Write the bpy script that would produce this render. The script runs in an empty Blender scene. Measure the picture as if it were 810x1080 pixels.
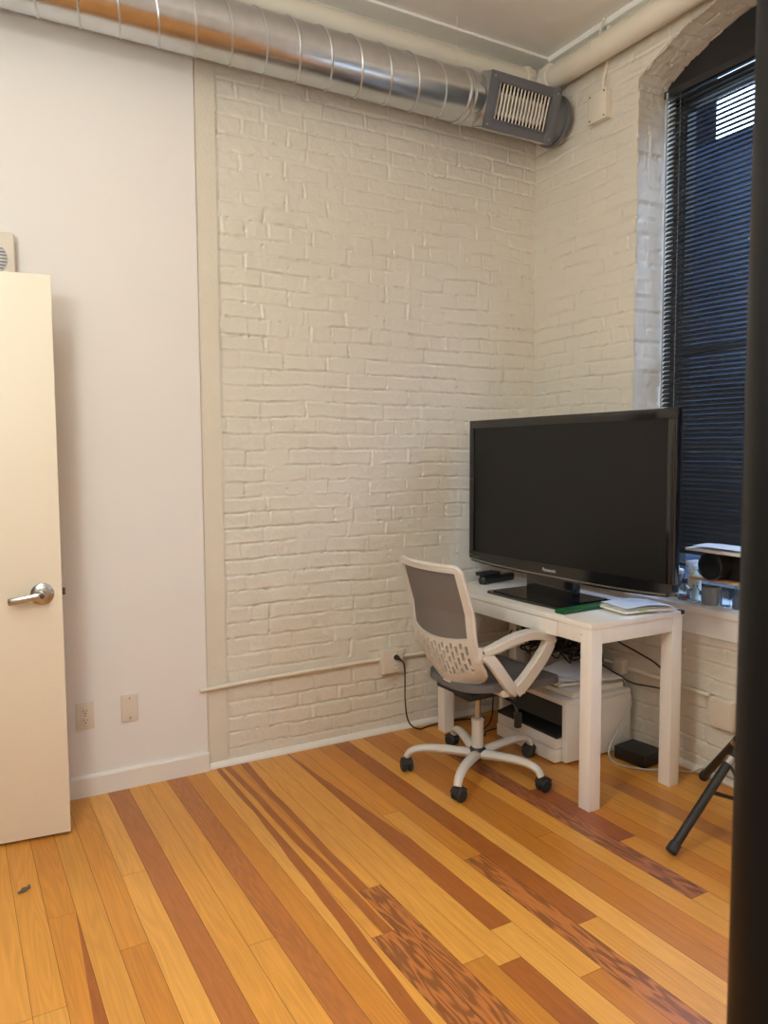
import bpy, bmesh, math, random
import numpy as np
from mathutils import Vector, Matrix
PI = math.pi
SC = bpy.context.scene
COL = SC.collection
rnd = random.Random(11)

# ------------------------------------------------------------------ materials
def new_mat(name):
    m = bpy.data.materials.new(name); m.use_nodes = True
    nt = m.node_tree; b = nt.nodes['Principled BSDF']
    return m, nt, b

def mat(name, col, rough=.5, metal=0., var=.06, vscale=8., bump=0., bscale=60., coat=0., alpha=1., trans=0., spec=None, stretch=None):
    m, nt, b = new_mat(name); N, L = nt.nodes, nt.links
    tc = N.new('ShaderNodeTexCoord'); mp = N.new('ShaderNodeMapping')
    L.new(tc.outputs['Object'], mp.inputs['Vector'])
    if stretch: mp.inputs['Scale'].default_value = stretch
    nz = N.new('ShaderNodeTexNoise'); nz.inputs['Scale'].default_value = vscale; nz.inputs['Detail'].default_value = 4
    L.new(mp.outputs[0], nz.inputs['Vector'])
    mx = N.new('ShaderNodeMix'); mx.data_type = 'RGBA'
    c = Vector(col)
    mx.inputs[6].default_value = (*(c * (1 - var)), 1); mx.inputs[7].default_value = (*[min(1, v * (1 + var)) for v in c], 1)
    L.new(nz.outputs['Fac'], mx.inputs[0]); L.new(mx.outputs[2], b.inputs['Base Color'])
    b.inputs['Roughness'].default_value = rough; b.inputs['Metallic'].default_value = metal
    b.inputs['Coat Weight'].default_value = coat; b.inputs['Alpha'].default_value = alpha
    b.inputs['Transmission Weight'].default_value = trans
    if spec is not None: b.inputs['Specular IOR Level'].default_value = spec
    if bump:
        n2 = N.new('ShaderNodeTexNoise'); n2.inputs['Scale'].default_value = bscale; n2.inputs['Detail'].default_value = 5
        L.new(mp.outputs[0], n2.inputs['Vector'])
        bp = N.new('ShaderNodeBump'); bp.inputs['Strength'].default_value = bump; bp.inputs['Distance'].default_value = .01
        L.new(n2.outputs['Fac'], bp.inputs['Height']); L.new(bp.outputs[0], b.inputs['Normal'])
    return m

def s2l(r, g, b):
    f = lambda c: (c / 255 / 12.92) if c / 255 <= .04045 else ((c / 255 + .055) / 1.055) ** 2.4
    return (f(r), f(g), f(b))

M = {}
M['drywall'] = mat('drywall_paint', s2l(226, 222, 218), .75, var=.015, vscale=3, bump=.05, bscale=220)
M['brick_paint'] = mat('painted_brick', s2l(216, 210, 197), .42, var=.03, vscale=9, bump=.22, bscale=70)
M['plaster'] = mat('painted_plaster', s2l(216, 208, 192), .6, var=.03, vscale=12, bump=.25, bscale=160)
M['ceiling'] = mat('ceiling_paint', s2l(242, 240, 235), .7, var=.03, vscale=4, bump=.1, bscale=40)
M['trim'] = mat('trim_paint', s2l(226, 222, 214), .45, var=.02, vscale=6)
M['pipe_paint'] = mat('pipe_paint', s2l(222, 214, 198), .45, var=.03, vscale=12, bump=.06, bscale=80)
M['door'] = mat('door_paint', s2l(228, 218, 199), .42, var=.012, vscale=3)
M['dark_under'] = mat('dark_underlay', s2l(60, 36, 20), .8)
M['galv'] = mat('galvanized_steel', (.60, .61, .62), .24, 1., var=.13, vscale=22, bump=.02, bscale=18)
M['galv_ridge'] = mat('galvanized_seam', (.62, .62, .62), .33, 1., var=.1, vscale=20)
M['reg_grey'] = mat('grey_register_paint', s2l(104, 106, 112), .45, .2, var=.05)
M['louver'] = mat('pale_louver', s2l(200, 192, 176), .45, .3)
M['black_void'] = mat('black_interior', (.006, .006, .006), .8)
M['chrome'] = mat('satin_nickel', (.46, .45, .43), .27, 1., var=.05)
M['chrome_dark'] = mat('dark_nickel', (.12, .11, .1), .4, 1.)
M['plate'] = mat('ivory_plate', s2l(214, 203, 188), .35, var=.015)
M['slot'] = mat('slot_dark', (.01, .01, .01), .6)
M['white_wood'] = mat('white_laminate', s2l(232, 228, 222), .45, var=.04, vscale=26, stretch=(1, 1, .12), bump=.03, bscale=120)
M['black_gloss'] = mat('black_gloss_plastic', (.006, .006, .007), .12, var=.1, coat=.3)
M['screen'] = mat('plasma_screen_glass', (.0105, .0105, .0105), .3, spec=.24, var=.05, vscale=3)
M['black_plastic'] = mat('black_plastic', (.012, .012, .012), .42, var=.15, bump=.04, bscale=200)
M['black_rubber'] = mat('black_rubber', (.016, .016, .016), .6)
M['silver'] = mat('silver_trim', (.45, .44, .42), .35, 1.)
M['logo'] = mat('logo_silver', (.6, .6, .6), .4, .3)
M['chair_plastic'] = mat('pale_grey_plastic', s2l(203, 198, 190), .5, var=.02, bump=.03, bscale=260)
M['mesh_fabric'] = mat('grey_mesh_fabric', s2l(118, 112, 108), .9, var=.12, vscale=420, bump=.3, bscale=700, alpha=.9)
M['seat_fabric'] = mat('grey_seat_fabric', s2l(100, 98, 98), .9, var=.14, vscale=260, bump=.3, bscale=500)
M['white_plastic'] = mat('white_plastic', s2l(222, 219, 214), .45, var=.02)
M['printer_dark'] = mat('printer_black', (.012, .012, .013), .5)
M['paper'] = mat('white_paper', s2l(236, 236, 236), .8, var=.02)
M['paper_cream'] = mat('cream_paper', s2l(232, 226, 212), .8, var=.03)
M['tab'] = mat('yellow_green_tab', s2l(205, 205, 60), .7)
M['green'] = mat('green_cover', s2l(20, 92, 48), .45, var=.08)
M['grey_cable'] = mat('grey_cable', s2l(170, 166, 160), .5)
M['white_cable'] = mat('white_cable_jacket', s2l(205, 200, 192), .5)
M['post'] = mat('black_steel', (.0025, .0025, .0025), .4, 0., spec=.12, var=.15, bump=.02, bscale=300)
M['blind'] = mat('black_blind_slat', (.018, .018, .02), .4, var=.1)
M['cord'] = mat('grey_ladder_cord', s2l(120, 120, 124), .7)
M['wand'] = mat('clear_grey_wand', s2l(150, 146, 142), .25)
M['frame_dark'] = mat('dark_window_frame', (.012, .012, .013), .45)
M['sill'] = mat('sill_paint', s2l(230, 228, 224), .4, var=.02)
M['concrete'] = mat('grey_concrete', s2l(140, 144, 150), .85, var=.12, vscale=60, bump=.2, bscale=90)
M['wood_pale'] = mat('pale_wood', s2l(214, 178, 136), .5, var=.12, vscale=20, stretch=(6, 1, 1))
M['outside_wall'] = mat('weathered_outside_wall', s2l(30, 36, 48), .95, spec=0., var=.2, vscale=.8)
M['outside_dark'] = mat('dark_outside_wall', s2l(20, 23, 30), .95, spec=0., var=.2, vscale=.8)
M['translucent'] = mat('milky_plastic', s2l(232, 228, 205), .4, var=.05)
M['label_dark'] = mat('dark_label', s2l(50, 52, 60), .6)
M['label_pink'] = mat('dull_pink_label', s2l(150, 92, 92), .6)
M['white_cap'] = mat('white_cap', s2l(230, 232, 234), .4)
M['scrap'] = mat('grey_lint', s2l(92, 88, 84), .9, var=.3, vscale=200)

def glass(name, col=(1, 1, 1), rough=.02, ior=1.45):
    m, nt, b = new_mat(name)
    N, L = nt.nodes, nt.links
    nz = N.new('ShaderNodeTexNoise'); nz.inputs['Scale'].default_value = 14
    mr = N.new('ShaderNodeMapRange'); mr.inputs['To Min'].default_value = rough; mr.inputs['To Max'].default_value = rough + .04
    L.new(nz.outputs['Fac'], mr.inputs['Value']); L.new(mr.outputs[0], b.inputs['Roughness'])
    b.inputs['Base Color'].default_value = (*col, 1)
    b.inputs['Transmission Weight'].default_value = 1; b.inputs['IOR'].default_value = ior
    return m
M['bottle_glass'] = glass('clear_bottle_glass', (.93, .97, .98), .03)
def thin_pane(name):
    # single sheet of glass: straight-through plus a little mirror reflection, with faint wavy dirt
    m, nt, b = new_mat(name); N, L = nt.nodes, nt.links; N.remove(b)
    tr = N.new('ShaderNodeBsdfTransparent'); gl = N.new('ShaderNodeBsdfGlossy'); gl.inputs['Roughness'].default_value = .02
    nz = N.new('ShaderNodeTexNoise'); nz.inputs['Scale'].default_value = 5
    mr = N.new('ShaderNodeMapRange'); mr.inputs['To Min'].default_value = .04; mr.inputs['To Max'].default_value = .08
    tr.inputs['Color'].default_value = (.94, .97, .98, 1)
    mx = N.new('ShaderNodeMixShader'); L.new(nz.outputs['Fac'], mr.inputs['Value']); L.new(mr.outputs[0], mx.inputs[0])
    L.new(tr.outputs[0], mx.inputs[1]); L.new(gl.outputs[0], mx.inputs[2]); L.new(mx.outputs[0], N['Material Output'].inputs['Surface'])
    return m
M['pane'] = thin_pane('window_pane_glass')

def floor_mat():
    m, nt, b = new_mat('fir_floorboards'); N, L = nt.nodes, nt.links
    a = N.new('ShaderNodeAttribute'); a.attribute_name = 'tone'
    f = N.new('ShaderNodeAttribute'); f.attribute_name = 'figure'
    uv = N.new('ShaderNodeUVMap'); uv.uv_map = 'grain'
    def mapped(sx, sy, src=None):
        mp = N.new('ShaderNodeMapping'); mp.inputs['Scale'].default_value = (sx, sy, 1)
        L.new(src or uv.outputs[0], mp.inputs['Vector']); return mp.outputs[0]
    # straight grain: long thin streaks
    n1 = N.new('ShaderNodeTexNoise'); n1.inputs['Scale'].default_value = 1; n1.inputs['Detail'].default_value = 5; n1.inputs['Distortion'].default_value = .25
    L.new(mapped(150, 2.2), n1.inputs['Vector'])
    # broad figure: distorted bands
    nd = N.new('ShaderNodeTexNoise'); nd.inputs['Scale'].default_value = 1; nd.inputs['Detail'].default_value = 2.5
    L.new(mapped(20, 2.7), nd.inputs['Vector'])
    ml = N.new('ShaderNodeMath'); ml.operation = 'MULTIPLY'; ml.inputs[1].default_value = 52.
    L.new(nd.outputs['Fac'], ml.inputs[0])
    sn = N.new('ShaderNodeMath'); sn.operation = 'SINE'; L.new(ml.outputs[0], sn.inputs[0])
    r2 = N.new('ShaderNodeMapRange'); r2.inputs['From Min'].default_value = -.6; r2.inputs['From Max'].default_value = .8
    L.new(sn.outputs[0], r2.inputs['Value'])
    # soft cathedral bands for the plain planks
    nd2 = N.new('ShaderNodeTexNoise'); nd2.inputs['Scale'].default_value = 1; nd2.inputs['Detail'].default_value = 1.5
    L.new(mapped(15, 1.1), nd2.inputs['Vector'])
    ml2 = N.new('ShaderNodeMath'); ml2.operation = 'MULTIPLY'; ml2.inputs[1].default_value = 75.; L.new(nd2.outputs['Fac'], ml2.inputs[0])
    sn2 = N.new('ShaderNodeMath'); sn2.operation = 'SINE'; L.new(ml2.outputs[0], sn2.inputs[0])
    r3 = N.new('ShaderNodeMapRange'); r3.inputs['From Min'].default_value = -1; r3.inputs['From Max'].default_value = 1
    L.new(sn2.outputs[0], r3.inputs['Value'])
    mxg = N.new('ShaderNodeMix'); mxg.data_type = 'FLOAT'; mxg.inputs[0].default_value = .2
    L.new(n1.outputs['Fac'], mxg.inputs[2]); L.new(r3.outputs[0], mxg.inputs[3])
    # plain factor -> brightness 0.80..1.16
    k1 = N.new('ShaderNodeMapRange'); k1.inputs['From Min'].default_value = .25; k1.inputs['From Max'].default_value = .75
    k1.inputs['To Min'].default_value = .84; k1.inputs['To Max'].default_value = 1.1; L.new(mxg.outputs[0], k1.inputs['Value'])
    k2 = N.new('ShaderNodeMapRange'); k2.inputs['To Min'].default_value = .6; k2.inputs['To Max'].default_value = 1.2; L.new(r2.outputs[0], k2.inputs['Value'])
    mk = N.new('ShaderNodeMix'); mk.data_type = 'FLOAT'
    L.new(f.outputs['Fac'], mk.inputs[0]); L.new(k1.outputs[0], mk.inputs[2]); L.new(k2.outputs[0], mk.inputs[3])
    gm = N.new('ShaderNodeGamma')
    vm = N.new('ShaderNodeVectorMath'); vm.operation = 'SCALE'
    L.new(a.outputs['Color'], vm.inputs[0]); L.new(mk.outputs[0], vm.inputs['Scale'])
    L.new(vm.outputs[0], b.inputs['Base Color'])
    b.inputs['Roughness'].default_value = .36; b.inputs['Coat Weight'].default_value = .12; b.inputs['Coat Roughness'].default_value = .28
    bp = N.new('ShaderNodeBump'); bp.inputs['Strength'].default_value = .05; bp.inputs['Distance'].default_value = .004
    L.new(n1.outputs['Fac'], bp.inputs['Height']); L.new(bp.outputs[0], b.inputs['Normal'])
    return m
M['floor'] = floor_mat()

# ------------------------------------------------------------------ object helpers
def tag(o, label, cat, group=None, kind=None):
    if label: o['label'] = label
    if cat: o['category'] = cat
    if group: o['group'] = group
    if kind: o['kind'] = kind
    return o

def thing(name, label, cat, loc=(0, 0, 0), rz=0., group=None):
    o = bpy.data.objects.new(name, None); o.empty_display_size = .05
    COL.objects.link(o); o.location = loc; o.rotation_euler = (0, 0, rz)
    return tag(o, label, cat, group)

class MB:
    def __init__(s): s.bm = bmesh.new()
    def _add(s, verts, faces):
        vs = [s.bm.verts.new(v) for v in verts]
        for f in faces:
            try: s.bm.faces.new([vs[i] for i in f])
            except ValueError: pass
        return vs
    def box(s, lo, hi, bev=0., mtx=None, seg=2):
        t = bmesh.new(); r = bmesh.ops.create_cube(t, size=1)
        lo, hi = Vector(lo), Vector(hi); c = (lo + hi) / 2; d = hi - lo
        for v in t.verts: v.co = Vector((v.co.x * d.x, v.co.y * d.y, v.co.z * d.z)) + c
        if bev: bmesh.ops.bevel(t, geom=t.edges[:], offset=bev, segments=seg, affect='EDGES', profile=.6)
        return s._merge(t, mtx)
    def _merge(s, t, mtx=None):
        if mtx is not None: bmesh.ops.transform(t, matrix=mtx, verts=t.verts)
        m = bpy.data.meshes.new('t'); t.to_mesh(m); t.free(); s.bm.from_mesh(m); bpy.data.meshes.remove(m); return s
    def lathe(s, prof, n=28, mtx=None):
        t = bmesh.new(); rings = []
        for r, z in prof:
            if r < 1e-6: rings.append([t.verts.new((0, 0, z))])
            else: rings.append([t.verts.new((r * math.cos(2 * PI * k / n), r * math.sin(2 * PI * k / n), z)) for k in range(n)])
        for a, b in zip(rings, rings[1:]):
            for k in range(n):
                q = [a[k % len(a)], a[(k + 1) % len(a)], b[(k + 1) % len(b)], b[k % len(b)]]
                u = []
                for v in q:
                    if v not in u: u.append(v)
                if len(u) > 2:
                    try: t.faces.new(u)
                    except ValueError: pass
        bmesh.ops.recalc_face_normals(t, faces=t.faces)
        return s._merge(t, mtx)
    def cyl(s, a, b, r, r2=None, n=24, bev=0.):
        a, b = Vector(a), Vector(b); h = (b - a).length; r2 = r if r2 is None else r2
        e = min(bev, h / 3)
        prof = [(0, 0), (r - e, 0), (r, e), (r2, h - e), (r2 - e, h), (0, h)] if e else [(0, 0), (r, 0), (r2, h), (0, h)]
        q = (b - a).to_track_quat('Z', 'Y').to_matrix().to_4x4(); q.translation = a
        return s.lathe(prof, n, q)
    def tube(s, pts, r, n=10, closed=False, section=None, up=None):
        """sweep a circle (or a section polygon) along pts; r a number or list"""
        P = [Vector(p) for p in pts]; k = len(P)
        T = []
        for i in range(k):
            if closed: d = P[(i + 1) % k] - P[i - 1]
            else: d = P[min(i + 1, k - 1)] - P[max(i - 1, 0)]
            T.append(d.normalized())
        if up is not None: nrm = Vector(up)
        else: nrm = Vector((0, 0, 1)) if abs(T[0].z) < .9 else Vector((1, 0, 0))
        rings = []; R = r if isinstance(r, (list, tuple)) else [r] * k
        for i in range(k):
            nrm = (nrm - T[i] * nrm.dot(T[i]))
            nrm = nrm.normalized() if nrm.length > 1e-6 else T[i].orthogonal().normalized()
            bi = T[i].cross(nrm)
            if section: ring = [P[i] + nrm * (u * R[i]) + bi * (w * R[i]) for u, w in section]
            else: ring = [P[i] + nrm * math.cos(2 * PI * j / n) * R[i] + bi * math.sin(2 * PI * j / n) * R[i] for j in range(n)]
            rings.append([s.bm.verts.new(v) for v in ring])
        m = len(rings[0])
        for i in range(k if closed else k - 1):
            a, b = rings[i], rings[(i + 1) % k]
            for j in range(m): s.bm.faces.new([a[j], a[(j + 1) % m], b[(j + 1) % m], b[j]])
        if not closed:
            s.bm.faces.new(rings[0][::-1]); s.bm.faces.new(rings[-1])
        return s
    def prism(s, poly, axis, a, b, mtx=None):
        """extrude a 2D polygon along axis (0,1,2) from a to b"""
        def P(u, v, w):
            return (w, u, v) if axis == 0 else ((u, w, v) if axis == 1 else (u, v, w))
        t = bmesh.new()
        A = [t.verts.new(P(u, v, a)) for u, v in poly]; B = [t.verts.new(P(u, v, b)) for u, v in poly]
        n = len(poly)
        t.faces.new(A[::-1]); t.faces.new(B)
        for i in range(n): t.faces.new([A[i], A[(i + 1) % n], B[(i + 1) % n], B[i]])
        bmesh.ops.recalc_face_normals(t, faces=t.faces)
        return s._merge(t, mtx)
    def build(s, name, m, parent=None, smooth=True, ang=.6, **kw):
        bmesh.ops.recalc_face_normals(s.bm, faces=s.bm.faces)
        me = bpy.data.meshes.new(name); s.bm.to_mesh(me); s.bm.free()
        return link(name, me, m, parent, smooth, ang, **kw)

def link(name, me, m, parent=None, smooth=True, ang=.6, label=None, kind=None):
    if m: me.materials.append(m)
    o = bpy.data.objects.new(name, me); COL.objects.link(o)
    if parent is not None: o.parent = parent
    if smooth:
        for p in me.polygons: p.use_smooth = True
        bm = bmesh.new(); bm.from_mesh(me)
        for e in bm.edges:
            e.smooth = len(e.link_faces) == 2 and e.calc_face_angle(0) < ang
        bm.to_mesh(me); bm.free()
    if label: o['label'] = label
    if kind: o['kind'] = kind
    return o

def struct(name, mb, m, parent=None, smooth=False):
    o = mb.build(name, m, parent, smooth)
    if parent is None: o['kind'] = 'structure'
    return o

def spline(pts, n=8):
    """Catmull-Rom through pts"""
    P = [Vector(p) for p in pts]; out = []
    for i in range(len(P) - 1):
        p0 = P[i - 1] if i else P[0] * 2 - P[1]; p1, p2 = P[i], P[i + 1]
        p3 = P[i + 2] if i + 2 < len(P) else P[-1] * 2 - P[-2]
        for k in range(n):
            t = k / n
            out.append(.5 * ((2 * p1) + (p2 - p0) * t + (2 * p0 - 5 * p1 + 4 * p2 - p3) * t * t + (3 * p1 - p0 - 3 * p2 + p3) * t ** 3))
    out.append(P[-1]); return out

def grid_mesh(name, V, keep=None):
    """V: (nv,nu,3) array -> quad mesh; keep: (nv-1,nu-1) bool"""
    nv, nu, _ = V.shape
    idx = np.arange(nv * nu).reshape(nv, nu)
    q = np.stack([idx[:-1, :-1], idx[:-1, 1:], idx[1:, 1:], idx[1:, :-1]], -1)
    q = q[keep] if keep is not None else q.reshape(-1, 4)
    used = np.unique(q); remap = np.full(nv * nu, -1); remap[used] = np.arange(len(used))
    co = V.reshape(-1, 3)[used].astype(np.float32); q = remap[q].astype(np.int32)
    me = bpy.data.meshes.new(name)
    me.vertices.add(len(co)); me.vertices.foreach_set('co', co.ravel())
    me.loops.add(q.size); me.loops.foreach_set('vertex_index', q.ravel())
    me.polygons.add(len(q)); me.polygons.foreach_set('loop_start', np.arange(0, q.size, 4, dtype=np.int32))
    me.polygons.foreach_set('use_smooth', np.ones(len(q), dtype=bool))
    me.update(calc_edges=True); me.validate()
    return me

# ------------------------------------------------------------------ painted brick relief
def vnoise(u, v, seed):
    g = np.random.default_rng(seed).random((256, 256))
    iu, iv = np.floor(u).astype(int), np.floor(v).astype(int); fu, fv = u - iu, v - iv
    fu = fu * fu * (3 - 2 * fu); fv = fv * fv * (3 - 2 * fv)
    a = g[iv % 256, iu % 256]; b = g[iv % 256, (iu + 1) % 256]; c = g[(iv + 1) % 256, iu % 256]; d = g[(iv + 1) % 256, (iu + 1) % 256]
    return (a * (1 - fu) + b * fu) * (1 - fv) + (c * (1 - fu) + d * fu) * fv

CH = .0715
def brick_relief(U, Vv, seed):
    r = np.random.default_rng(seed)
    w = (vnoise(U * 3, Vv * 3, seed + 1) - .5) * .016 + (vnoise(U * 14, Vv * 14, seed + 2) - .5) * .006
    vv = Vv + w + .0035; c = np.floor(vv / CH).astype(int); fv = vv - c * CH
    nc = 80
    off = r.random(nc) * .03 + (np.arange(nc) % 2) * .105
    Ls = np.where(np.arange(nc) % 6 == 3, .108, .212)
    cc = c % nc
    uu = U + 20 + off[cc] + (vnoise(U * 12, Vv * 12 + 50, seed + 3) - .5) * .014
    Lr = Ls[cc]; b = np.floor(uu / Lr).astype(int); fu = uu - b * Lr
    bh = r.random((nc, 512))[cc, b % 512]
    tilt = (r.random((nc, 512))[cc, b % 512] - .5)
    jn = vnoise(U * 45, Vv * 45, seed + 4)
    dv = np.minimum(fv, CH - fv); du = np.minimum(fu, Lr - fu)
    patch = vnoise(U * 6, Vv * 9, seed + 5)
    mask = np.clip((patch - .22) * 2.4, .12, 1.)
    masku = np.clip((vnoise(U * 9 + 7, Vv * 9, seed + 8) - .2) * 2.0, .1, 1.)
    def ss(x, a, b_):
        t = np.clip((x - a) / (b_ - a), 0, 1); return t * t * (3 - 2 * t)
    pv = ss(dv + (jn - .5) * .006, .0005, .0075); pu = ss(du + (jn - .5) * .006, .0005, .0075)
    h = -(1 - pv) * mask * .0048 - (1 - pu) * masku * .0042
    h += (bh - .5) * .0034 + tilt * (fv / CH - .5) * .003
    h += (vnoise(U * 30, Vv * 34, seed + 6) - .5) * .0022 + (vnoise(U * 90, Vv * 90, seed + 7) - .5) * .0009
    # paint ridges along the lower lip of some joints
    lip = np.exp(-((fv - .010) / .0035) ** 2) * np.clip(vnoise(U * 16, Vv * 5, seed + 9) - .45, 0, 1) * .009
    lipu = np.exp(-((fu - .011) / .004) ** 2) * np.clip(vnoise(U * 5, Vv * 25, seed + 10) - .5, 0, 1) * .011
    h += lip + lipu
    # small open pits in the joints
    # open hairline cracks where the paint has not bridged the joint
    crv = np.clip(vnoise(U * 7 + 3, Vv * 13, seed + 12) - .5, 0, .22) / .22 * np.clip(vnoise(U * 60, Vv * 20, seed + 13) * 2 - .6, 0, 1)
    cru = np.clip(vnoise(U * 13 + 9, Vv * 9, seed + 14) - .55, 0, .22) / .22 * np.clip(vnoise(U * 20, Vv * 60, seed + 15) * 2 - .6, 0, 1)
    h -= .011 * crv * (fv < .0052) + .009 * cru * (fu < .0052)
    pit = np.clip(vnoise(U * 55, Vv * 70, seed + 11) - .86, 0, 1) * (1 - np.minimum(pv, pu))
    h -= pit * .13
    return h

# ================================================================== ROOM
XL, YF, ZC = -3.44, -5.2, 3.452     # left wall, wall behind the camera, ceiling

# ---- floor: fir boards, each with its own tone; wavy heartwood borders are their own strips
PW = .0805; X0 = -2.301
def X(k): return X0 + PW * k
LT = [s2l(206, 141, 56), s2l(199, 130, 46), s2l(212, 150, 66), s2l(192, 123, 42), s2l(209, 145, 60), s2l(203, 135, 50), s2l(186, 115, 38)]
MED = s2l(172, 102, 44); DK = s2l(158, 88, 32); RED = s2l(150, 80, 42); WAVY = s2l(166, 98, 44)
fl_v, fl_f, fl_tone, fl_fig, fl_uv = [], [], [], [], []
def strip(xl, xr, y0, y1, tone, fig, ou, ov):
    """board strip between border functions xl(y) and xr(y) from y0 (near wall) down to y1"""
    n = max(1, int(abs(y1 - y0) / .08)); g = .0004
    for i in range(n):
        ya, yb = y0 + (y1 - y0) * i / n, y0 + (y1 - y0) * (i + 1) / n
        b = len(fl_v)
        q = [(xl(ya), ya), (xl(yb), yb), (xr(yb), yb), (xr(ya), ya)]
        if max(q[2][0] - q[1][0], q[3][0] - q[0][0]) < 1e-4: continue
        fl_v.extend([(x, y, 0.) for x, y in q]); fl_f.append((b, b + 1, b + 2, b + 3))
        fl_tone.extend([tone] * 4); fl_fig.extend([fig] * 4); fl_uv.extend([(x + ou, y + ov) for x, y in q])
def lerp(tbl):
    ys = [t[0] for t in tbl]; xs = [t[1] for t in tbl]
    return lambda y: float(np.interp(-y, ys, xs))
special = {
    -4: [('split', 0, -.86, LT[1], None), ('wedge', -.86, -2.6, LT[1], DK)],
    0: [('full', 0, -2.3, MED, .1)],
    3: [('full', 0, -5, MED, .25)],
    5: [('stripe', 0, -2.6, LT[2], DK, [(0, -1.838), (.5, -1.838), (1.05, -1.856), (1.78, -1.895), (2.6, -1.9)], [(0, -1.812), (1.0, -1.816), (1.4, -1.832), (1.8, -1.848), (2.6, -1.85)])],
    6: [('stripe', 0, -1.43, LT[0], DK, [(0, -1.80), (.4, -1.793), (.9, -1.789), (1.43, -1.776)], [(0, -1.772), (.33, -1.766), (.9, -1.757), (1.43, -1.742)]),
        ('full', -1.43, -2.9, WAVY, 1.)],
    7: [('stripe', 0, -1.2, LT[5], DK, [(0, -1.729), (1.2, -1.736)], [(0, -1.69), (.3, -1.70), (.8, -1.706), (1.2, -1.70)]),
        ('full', -1.2, -2.9, WAVY, 1.)],
    9: [('full', 0, -1.713, LT[4], 0), ('full', -1.713, -2.6, DK, .1)],
    10: [('stripe', 0, -1.573, LT[6], DK, [(0, -1.50), (1.6, -1.50)], [(0, -1.487), (.3, -1.472), (.6, -1.45), (.9, -1.425), (1.02, -1.412), (1.6, -1.41)]), ('full', -1.573, -4, LT[2], 0)],
    12: [('full', 0, -1.214, LT[3], 0), ('full', -1.214, -2.7, WAVY, 1.)],
    13: [('full', 0, -1.682, DK, .2), ('full', -1.682, -3.6, LT[0], 0)],
    18: [('full', 0, -.42, LT[3], 0), ('full', -.42, -1.763, s2l(156, 92, 56), 1.), ('full', -1.763, -4, LT[4], 0)],
    19: [('full', 0, -.9, LT[0], 0), ('full', -.9, -1.39, RED, .15), ('full', -1.39, -4, LT[5], 0)],
    23: [('full', 0, -1.05, LT[6], 0), ('full', -1.05, -3, s2l(168, 106, 54), .1)],
}
G = .0006
for k in range(-15, 30):
    xa, xb = X(k) + G, X(k + 1) - G
    if xa > .0: break
    xa = max(xa, XL - .02); xb = min(xb, .03)
    fa, fb = (lambda y, v=xa: v), (lambda y, v=xb: v)
    segs = []
    done = 0.
    for sg in special.get(k, []):
        kind, y0, y1 = sg[:3]; done = y1
        ou, ov = rnd.random() * 9, rnd.random() * 9
        if kind in ('full', 'split'):
            strip(fa, fb, y0 - .0006, y1 + .0006, sg[3], (sg[4] or 0), ou, ov)
        elif kind == 'wedge':
            mid = lerp([(.86, xb), (1.1, xb - .014), (1.45, xb - .034), (2.0, xb - .05), (3, xb - .05)])
            strip(fa, mid, y0, y1, sg[3], 0, ou, ov); strip(mid, fb, y0, y1, sg[4], .1, ou + 3, ov)
        elif kind == 'stripe':
            L_, R_ = lerp(sg[5]), lerp(sg[6])
            wob = rnd.random() * 9
            def cl(f, lo=xa, hi=xb, w=wob): return lambda y: min(hi, max(lo, f(y) + .0022 * math.sin(9 * y + w) + .0012 * math.sin(23 * y + w)))
            L2, R2 = cl(L_), cl(R_)
            strip(fa, L2, y0, y1, sg[3], 0, ou, ov); strip(L2, R2, y0, y1, sg[4], .08, ou + 3, ov); strip(R2, fb, y0, y1, LT[(k * 3 + 1) % 6], 0, ou + 6, ov)
    y = done
    while y > YF - .05:
        ln = .6 + rnd.random() * 2.2 if y < 0 else .4 + rnd.random() * 2.4
        y1 = max(y - ln, YF - .05)
        t = LT[rnd.randrange(7)]; j = .94 + rnd.random() * .12
        strip(fa, fb, y - .0006, y1 + .0006, tuple(c * j for c in t), 0, rnd.random() * 9, rnd.random() * 9)
        y = y1
me = bpy.data.meshes.new('floor'); me.from_pydata(fl_v, [], fl_f)
ca = me.attributes.new('tone', 'FLOAT_COLOR', 'POINT'); ca.data.foreach_set('color', np.array([(*t, 1) for t in fl_tone], dtype=np.float32).ravel())
fa_ = me.attributes.new('figure', 'FLOAT', 'POINT'); fa_.data.foreach_set('value', np.array(fl_fig, dtype=np.float32))
uvl = me.uv_layers.new(name='grain')
uvl.data.foreach_set('uv', np.array([fl_uv[l.vertex_index] for l in me.loops], dtype=np.float32).ravel())
floor = link('floor', me, M['floor'], None, False); floor['kind'] = 'structure'
mb = MB(); mb.box((XL - .1, YF - .1, -.12), (.45, .1, -.0015)); struct('subfloor', mb, M['dark_under'], floor)

# ---- ceiling with the dropped ledge along the back wall
mb = MB(); mb.box((XL - .1, YF - .1, ZC), (.45, .12, ZC + .12))
ceil = struct('ceiling', mb, M['ceiling'])
mb = MB(); mb.box((XL, -.122, 3.44), (0, .02, ZC + .02), .004); struct('ledge', mb, M['ceiling'], ceil)
mb = MB(); mb.box((-.03, YF, 3.425), (.02, -.12, ZC + .02), .004); struct('ledge', mb, M['ceiling'], ceil)

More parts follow.
